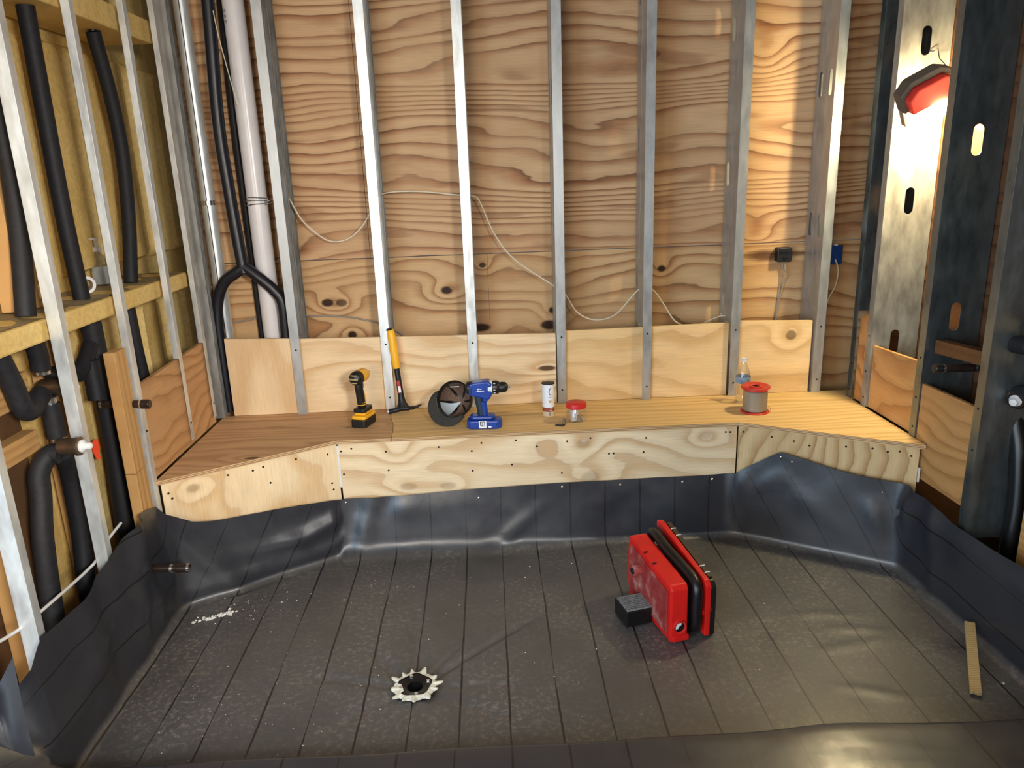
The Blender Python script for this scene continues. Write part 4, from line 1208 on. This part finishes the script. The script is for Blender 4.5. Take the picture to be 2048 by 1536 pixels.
MB().box((-.030, -.0075, .0108), (.030, .0075, .0124), M=mbx).build('label', M['label_red'], t)['label'] = 'red and white sticker'
MB().box((-.028, -.0055, .0124), (.004, .0055, .0128), M=mbx).build('label_print', M['label_white'], t)
mb = MB()
mb.tube(smooth_path([(-.535, -.05, ZB + .012), (-.525, -.05, ZB + .013), (-.50, -.05, ZB + .018), (-.475, -.047, ZB + .024), (-.445, -.043, ZB + .022), (-.415, -.035, ZB + .022), (-.385, -.03, ZB + .034)], 4),
        [.012] * 5 + [.0115] * 4 + [.013] * 5 + [.012] * 3 + [.009] * 3 + [.006] * 3 + [.003] * 2, 10)
mb.build('head', M['steel_dark'], t, smooth=True)
MB().tube([(-.541, -.05, ZB + .012), (-.534, -.05, ZB + .012)], .0122, 14).build('face', M['zinc'], t, smooth=True)

# cap lying on its side, open towards the viewer
t = thing('baseball_cap', 'charcoal baseball cap lying open towards the viewer on the bench', 'cap', (-.22, -.22, ZB))
cn = Vector((-.26, -.86, .40)).normalized()
cx = Vector((1, 0, .0)); Mx = axisM((-.222, -.225, ZB + .098), cn, cx)   # local z towards opening


def crown(a, c, k=1.0):
    q = a * 2 * pi; s = c * pi / 2
    return Mx @ Vector((.078 * k * cos(q) * sin(s) ** .8, .081 * k * sin(q) * sin(s) ** .8, -.105 * k * cos(s)))


def brim(a, c):
    q = math.radians(150 + a * 150)
    R = 1 + .62 * c * sin(pi * (a * .96 + .02)) ** .75
    return Mx @ Vector((.079 * R * cos(q), .082 * R * sin(q), .004 + .012 * c - .03 * c * (2 * a - 1) ** 2))


zmin = min(min(brim(a / 20, c / 6).z for a in range(21) for c in range(7)), min(crown(a / 36, c / 12, 1.02).z for a in range(36) for c in range(13)))
Mx = Matrix.Translation((0, 0, ZB + .003 - zmin)) @ Mx
MB().grid(lambda a, c: crown(a, c, 1.02), 36, 12).build('crown', M['cap_out'], t, smooth=True)
mb = MB(); g = 36; rows = 10
for i in range(6):
    a0, a1 = i / 6, (i + 1) / 6
    mb.grid(lambda a, c: crown(a0 + (a1 - a0) * a, c, .985), 6, rows, 1 if i == 3 else 0)
mb.build('lining', [M['cap_in'], M['cap_white']], t, smooth=True)
for i in range(6):
    MB().grid(lambda a, c: crown(i / 6 + (a - .5) * .012 / max(.25, c), .08 + .92 * c, .972), 2, 10).build('seam_tape', M['rubber'], t, smooth=True)
MB().grid(lambda a, c: Mx @ Vector(((.0767 - .004 * c) * cos(a * 2 * pi), (.0797 - .004 * c) * sin(a * 2 * pi), -.026 * c + .001)), 36, 3).build('sweatband', M['black'], t, smooth=True)
MB().box((-.022, .056, -.03), (.022, .058, -.012), M=Mx).build('size_tag', M['label_white'], t, bevel=.002)


MB().grid(brim, 20, 6).build('brim', M['cap_out'], t, smooth=True, solid=.003)

# blue drill
t = thing('cordless_drill', 'blue cordless drill with a black chuck standing on its battery on the bench', 'drill', (-.10, -.292, ZB), math.radians(-4))
# local x forward (right), z up
mb = MB(); mb.prism(rounded_rect(-.066, -.037, .086, .037, .026), .0, .040); mb.prism(rounded_rect(-.052, -.032, .058, .032, .022), .040, .058)
mb.build('battery', M['blue'], t, local=True, bevel=.012, segs=3)
MB().box((-.012, -.0375, .006), (.02, -.036, .040)).build('label', M['label_white'], t, local=True)['label'] = 'white sticker with a black emblem'
mb = MB()
for (x0, z0, x1, z1) in ((-.007, .034, .011, .0365), (-.007, .019, -.004, .034), (-.007, .0185, .006, .021), (.003, .021, .006, .029), (.0, .027, .006, .029), (.011, .016, .0135, .0365), (-.003, .0145, .0135, .017)):
    mb.box((x0, -.0381, z0), (x1, -.0374, z1))
mb.build('emblem', M['black'], t, local=True)
MB().box((.028, -.0375, .008), (.042, -.036, .015)).build('button', M['label_white'], t, local=True, bevel=.001)
MB().box((.05, -.0365, .016), (.066, -.034, .03)).build('clip', M['black'], t, local=True, bevel=.002)
MB().tube(smooth_path([(.0, 0, .048), (-.001, 0, .075), (-.008, 0, .115), (-.012, 0, .15)]), .019, 16).build('handle', M['blue_dark'], t, local=True, smooth=True)
MB().tube(smooth_path([(.013, -.006, .055), (.012, -.006, .085), (.006, -.006, .12)]), .0145, 12).build('grip_front', M['blue'], t, local=True, smooth=True)
MB().prism([(-.052, .160), (-.045, .148), (-.005, .140), (.035, .128), (.047, .148), (.05, .155), (.05, .20), (.03, .212), (-.03, .206), (-.05, .197)], -.029, .029, M=Matrix(((1, 0, 0, 0), (0, 0, 1, 0), (0, 1, 0, 0), (0, 0, 0, 1)))).build('motor_housing', M['blue'], t, local=True, bevel=.012, segs=3)
MB().prism([(.005, .139), (.034, .13), (.02, .108), (.008, .103)], -.01, .01, M=Matrix(((1, 0, 0, 0), (0, 0, 1, 0), (0, 1, 0, 0), (0, 0, 0, 1)))).build('trigger', M['blue'], t, local=True, bevel=.003)
MB().lathe([(0, -.012), (.022, -.011), (.028, -.004), (.028, .012), (.0, .012)], axisM((-.052, 0, .178), (1, 0, 0)), 20).build('rear_cap', M['black'], t, local=True, smooth=True)
MB().lathe([(.029, -.004), (.0305, -.003), (.0305, .014), (.029, .015)], axisM((.036, 0, .178), (1, 0, 0)), 24).build('speed_ring', M['label_white'], t, local=True, smooth=True)
MB().lathe([(0, .0), (.0285, .0), (.029, .006), (.029, .018), (.026, .026), (.022, .030), (.023, .036), (.023, .052), (.018, .060), (.010, .066), (0, .066)], axisM((.051, 0, .178), (1, 0, 0)), 24).build('chuck', M['black'], t, local=True, smooth=True)
mb = MB()
for k in range(7):
    q = math.radians(-120 + 28 * k) - pi / 2 + math.radians(90)
    p = Vector((.060, .0293 * cos(q + pi * 1.0), .178 + .0293 * sin(q)))
    mb.box((p.x - .004, p.y - .0012, p.z - .0012), (p.x + .004, p.y + .0012, p.z + .0012))
mb.build('clutch_mark', M['label_white'], t, local=True)
MB().tube([(.115, 0, .178), (.128, 0, .178)], .0045, 8).build('bit', M['chrome'], t, local=True, smooth=True)
mb = MB()
for (x0, z0, x1, z1) in ((-.012, .176, -.006, .182), (-.004, .178, .006, .181), (-.016, .168, .004, .172), (.004, .169, .016, .173)):
    mb.box((x0, -.0305, z0), (x1, -.0292, z1))
mb.build('lettering', M['label_white'], t, local=True)
MB().box((-.042, -.0302, .158), (-.037, -.0292, .18)).build('side_groove', M['black'], t, local=True)

# white canister
cc = Vector((.199, -.165, ZB)); t = thing('canister', 'white cardboard canister with a dark open top on the bench', 'canister', cc)
Mx = Matrix.Translation(cc); RC = .0275
MB().lathe([(0, 0), (.0262, 0), (.0265, .022)], Mx, 28).build('base', plain('pale_tan_card', lin(206, 186, 160), .6), t, smooth=True)
MB().lathe([(.0268, .022), (RC, .022), (RC, .042), (.0268, .042)], Mx, 28).build('band', plain('rust_band', lin(150, 70, 52), .5), t, smooth=True)
MB().lathe([(.0268, .042), (RC, .042), (RC, .148), (.0262, .15), (.0258, .15), (.0255, .142)], Mx, 28).build('sleeve', M['label_white'], t, smooth=True)
MB().lathe([(0, .148), (.0295, .148), (.0295, .152), (.027, .1525), (.0265, .1495), (0, .1495)], Mx, 28).build('lid', plain('dark_brown_lid', lin(34, 20, 18), .5), t, smooth=True)


def on_cyl(poly, R, ang0):
    """flat outline (arc length, z) wrapped on the cylinder"""
    vs = [Mx @ Vector((R * cos(ang0 + u / R), R * sin(ang0 + u / R), z)) for u, z in poly]
    return vs, [tuple(range(len(vs)))]


A0 = -pi / 2 + .12
mb = MB()
for poly in ([(-.004, .116), (.0, .116), (.003, .125), (.009, .131), (.008, .136), (.002, .132), (-.003, .126)], [(-.004, .116), (-.003, .104), (.0, .104), (.001, .116)], [(-.003, .104), (.0, .100), (.009, .100), (.009, .1035), (.0, .104)]):
    mb.add(*on_cyl(poly, RC + .0004, A0))
for k in range(6):
    u = -.005 + k * .0026
    mb.add(*on_cyl([(u, .089), (u + .0018, .089), (u + .0018, .092), (u, .092)], RC + .0004, A0))
mb.build('logo', M['label_grey'], t)
mb = MB(); mb.add(*on_cyl([(-.004, .068), (-.004, .074), (.0, .077), (.004, .074), (.009, .077), (.010, .071), (.004, .062)], RC + .0004, A0)); mb.build('picture', plain('ochre_print', lin(206, 164, 92), .5), t)
mb = MB(); mb.add(*on_cyl([(-.004, .024), (.022, .024), (.022, .040), (-.004, .040)], RC + .0004, A0)); mb.build('panel', M['black'], t)
mb = MB()
for (u, z) in ((-.001, .036), (.003, .036), (.007, .036), (.011, .036), (-.001, .029), (.004, .029), (.009, .029)):
    mb.add(*on_cyl([(u, z - .0015), (u + .003, z - .0015), (u + .003, z + .001), (u, z + .001)], RC + .0007, A0))
mb.build('print', M['label_white'], t)
mb = MB(); mb.add(*on_cyl([(-.003, .004), (.006, .004), (.004, .02), (-.002, .02)], .0270, A0)); mb.build('foot_print', M['label_grey'], t)

# jar with red lid
jc = Vector((.313, -.262, ZB)); t = thing('jar', 'clear plastic jar with a red screw lid holding small hardware', 'jar', jc); Mx = Matrix.Translation(jc)
MB().lathe([(0, .001), (.038, .001), (.0435, .006), (.044, .055), (.040, .062), (.040, .066)], Mx, 30).build('jar_body', M['clear'], t, smooth=True)
MB().lathe([(0, .086), (.040, .086), (.0445, .083), (.0455, .078), (.0455, .064), (.0435, .062)], Mx, 36).build('lid', M['red_lid'], t, smooth=True)
MB().box((-.03, -.02, .004), (-.002, .0, .056), M=Mx @ Matrix.Rotation(.3, 4, 'Z')).build('paper_packet', plain('grey_packet', lin(206, 198, 190), .7), t, bevel=.003)
rj = random.Random(4); mb = MB()
for k in range(26):
    c0 = Vector((rj.uniform(-.006, .03), rj.uniform(-.028, .022), .006 + rj.random() * .018)); dv = Vector((rj.uniform(-1, 1), rj.uniform(-1, 1), rj.uniform(-.4, .9))).normalized() * .011
    mb.tube([jc + c0 - dv * .4, jc + c0 + dv * .6], .002, 6)
o = mb.build('small_screws', M['zinc'], t, smooth=True); o['kind'] = 'stuff'
# scrap beside the jar
t = thing('metal_scrap', 'small dark angled scrap of metal lying beside the red-lidded jar', 'scrap', (.245, -.305, ZB))
MB().prism([(.214, -.322), (.246, -.338), (.256, -.322), (.226, -.312)], ZB, ZB + .006).build('flat_leg', M['black'], t, bevel=.001)
MB().prism([(.246, -.316), (.256, -.322), (.262, -.312), (.250, -.304)], ZB, ZB + .028).build('upright_leg', plain('dull_brass', lin(128, 112, 86), .5, .4), t, bevel=.001)

# wire spool
sc = Vector((1.112, -.243, ZB)); t = thing('wire_spool', 'spool of grey wire with red flanges near the bench front', 'spool', sc); Mx = Matrix.Translation(sc)
MB().lathe([(.014, .0), (.060, .0), (.062, .002), (.062, .005), (.060, .007), (.014, .007)], Mx, 36).build('flange', plain('red_flange', lin(196, 52, 40), .4), t, smooth=True)
MB().lathe([(.046, .007), (.0525, .012), (.0525, .098), (.046, .104)], Mx, 36).build('wire_winding', M['wire_spool'], t, smooth=True)
mb = MB(); mb.lathe([(.016, .104), (.058, .104), (.062, .107), (.062, .118), (.057, .121), (.050, .118), (.030, .112), (.026, .120), (.020, .121), (.016, .116)], Mx, 36)
mb.build('flange', bpy.data.materials['red_flange'], t, smooth=True)
MB().lathe([(.016, .116), (.0155, .02)], Mx, 20).build('bore', M['rubber'], t, smooth=True)
MB().tube(smooth_path([sc + Vector(p) for p in ((.03, -.055, .11), (.055, -.035, .112), (.066, -.005, .106), (.058, .01, .10), (.05, .02, .10))]), .0012, 6).build('loose_wire', M['cable'], t, smooth=True)
MB().tube(smooth_path([sc + Vector(p) for p in ((.045, -.035, .004), (.064, -.02, .004), (.07, .0, .012), (.06, .012, .02), (.05, .015, .025))]), .0012, 6).build('loose_wire', M['cable_grey'], t, smooth=True)

# clear bottle
bc = Vector((1.10, -.11, ZB)); t = thing('water_bottle', 'clear empty plastic bottle with a blue label behind the red spool', 'bottle', bc); Mx = Matrix.Translation(bc)
MB().lathe([(0, .004), (.028, .0), (.033, .006), (.033, .05), (.031, .06), (.033, .07), (.033, .125), (.028, .15), (.018, .178), (.0125, .19), (.0125, .205), (.015, .206), (.015, .210), (.012, .212)], Mx, 28).build('bottle', M['clear'], t, smooth=True)
MB().lathe([(.0335, .098), (.0337, .0985), (.0337, .128), (.0335, .1285)], Mx, 28).build('label', M['label_blue'], t, smooth=True)
MB().lathe([(0, .213), (.0135, .213), (.014, .208), (.014, .196), (.0128, .196)], Mx, 18).build('cap', M['white_plastic'], t, smooth=True)
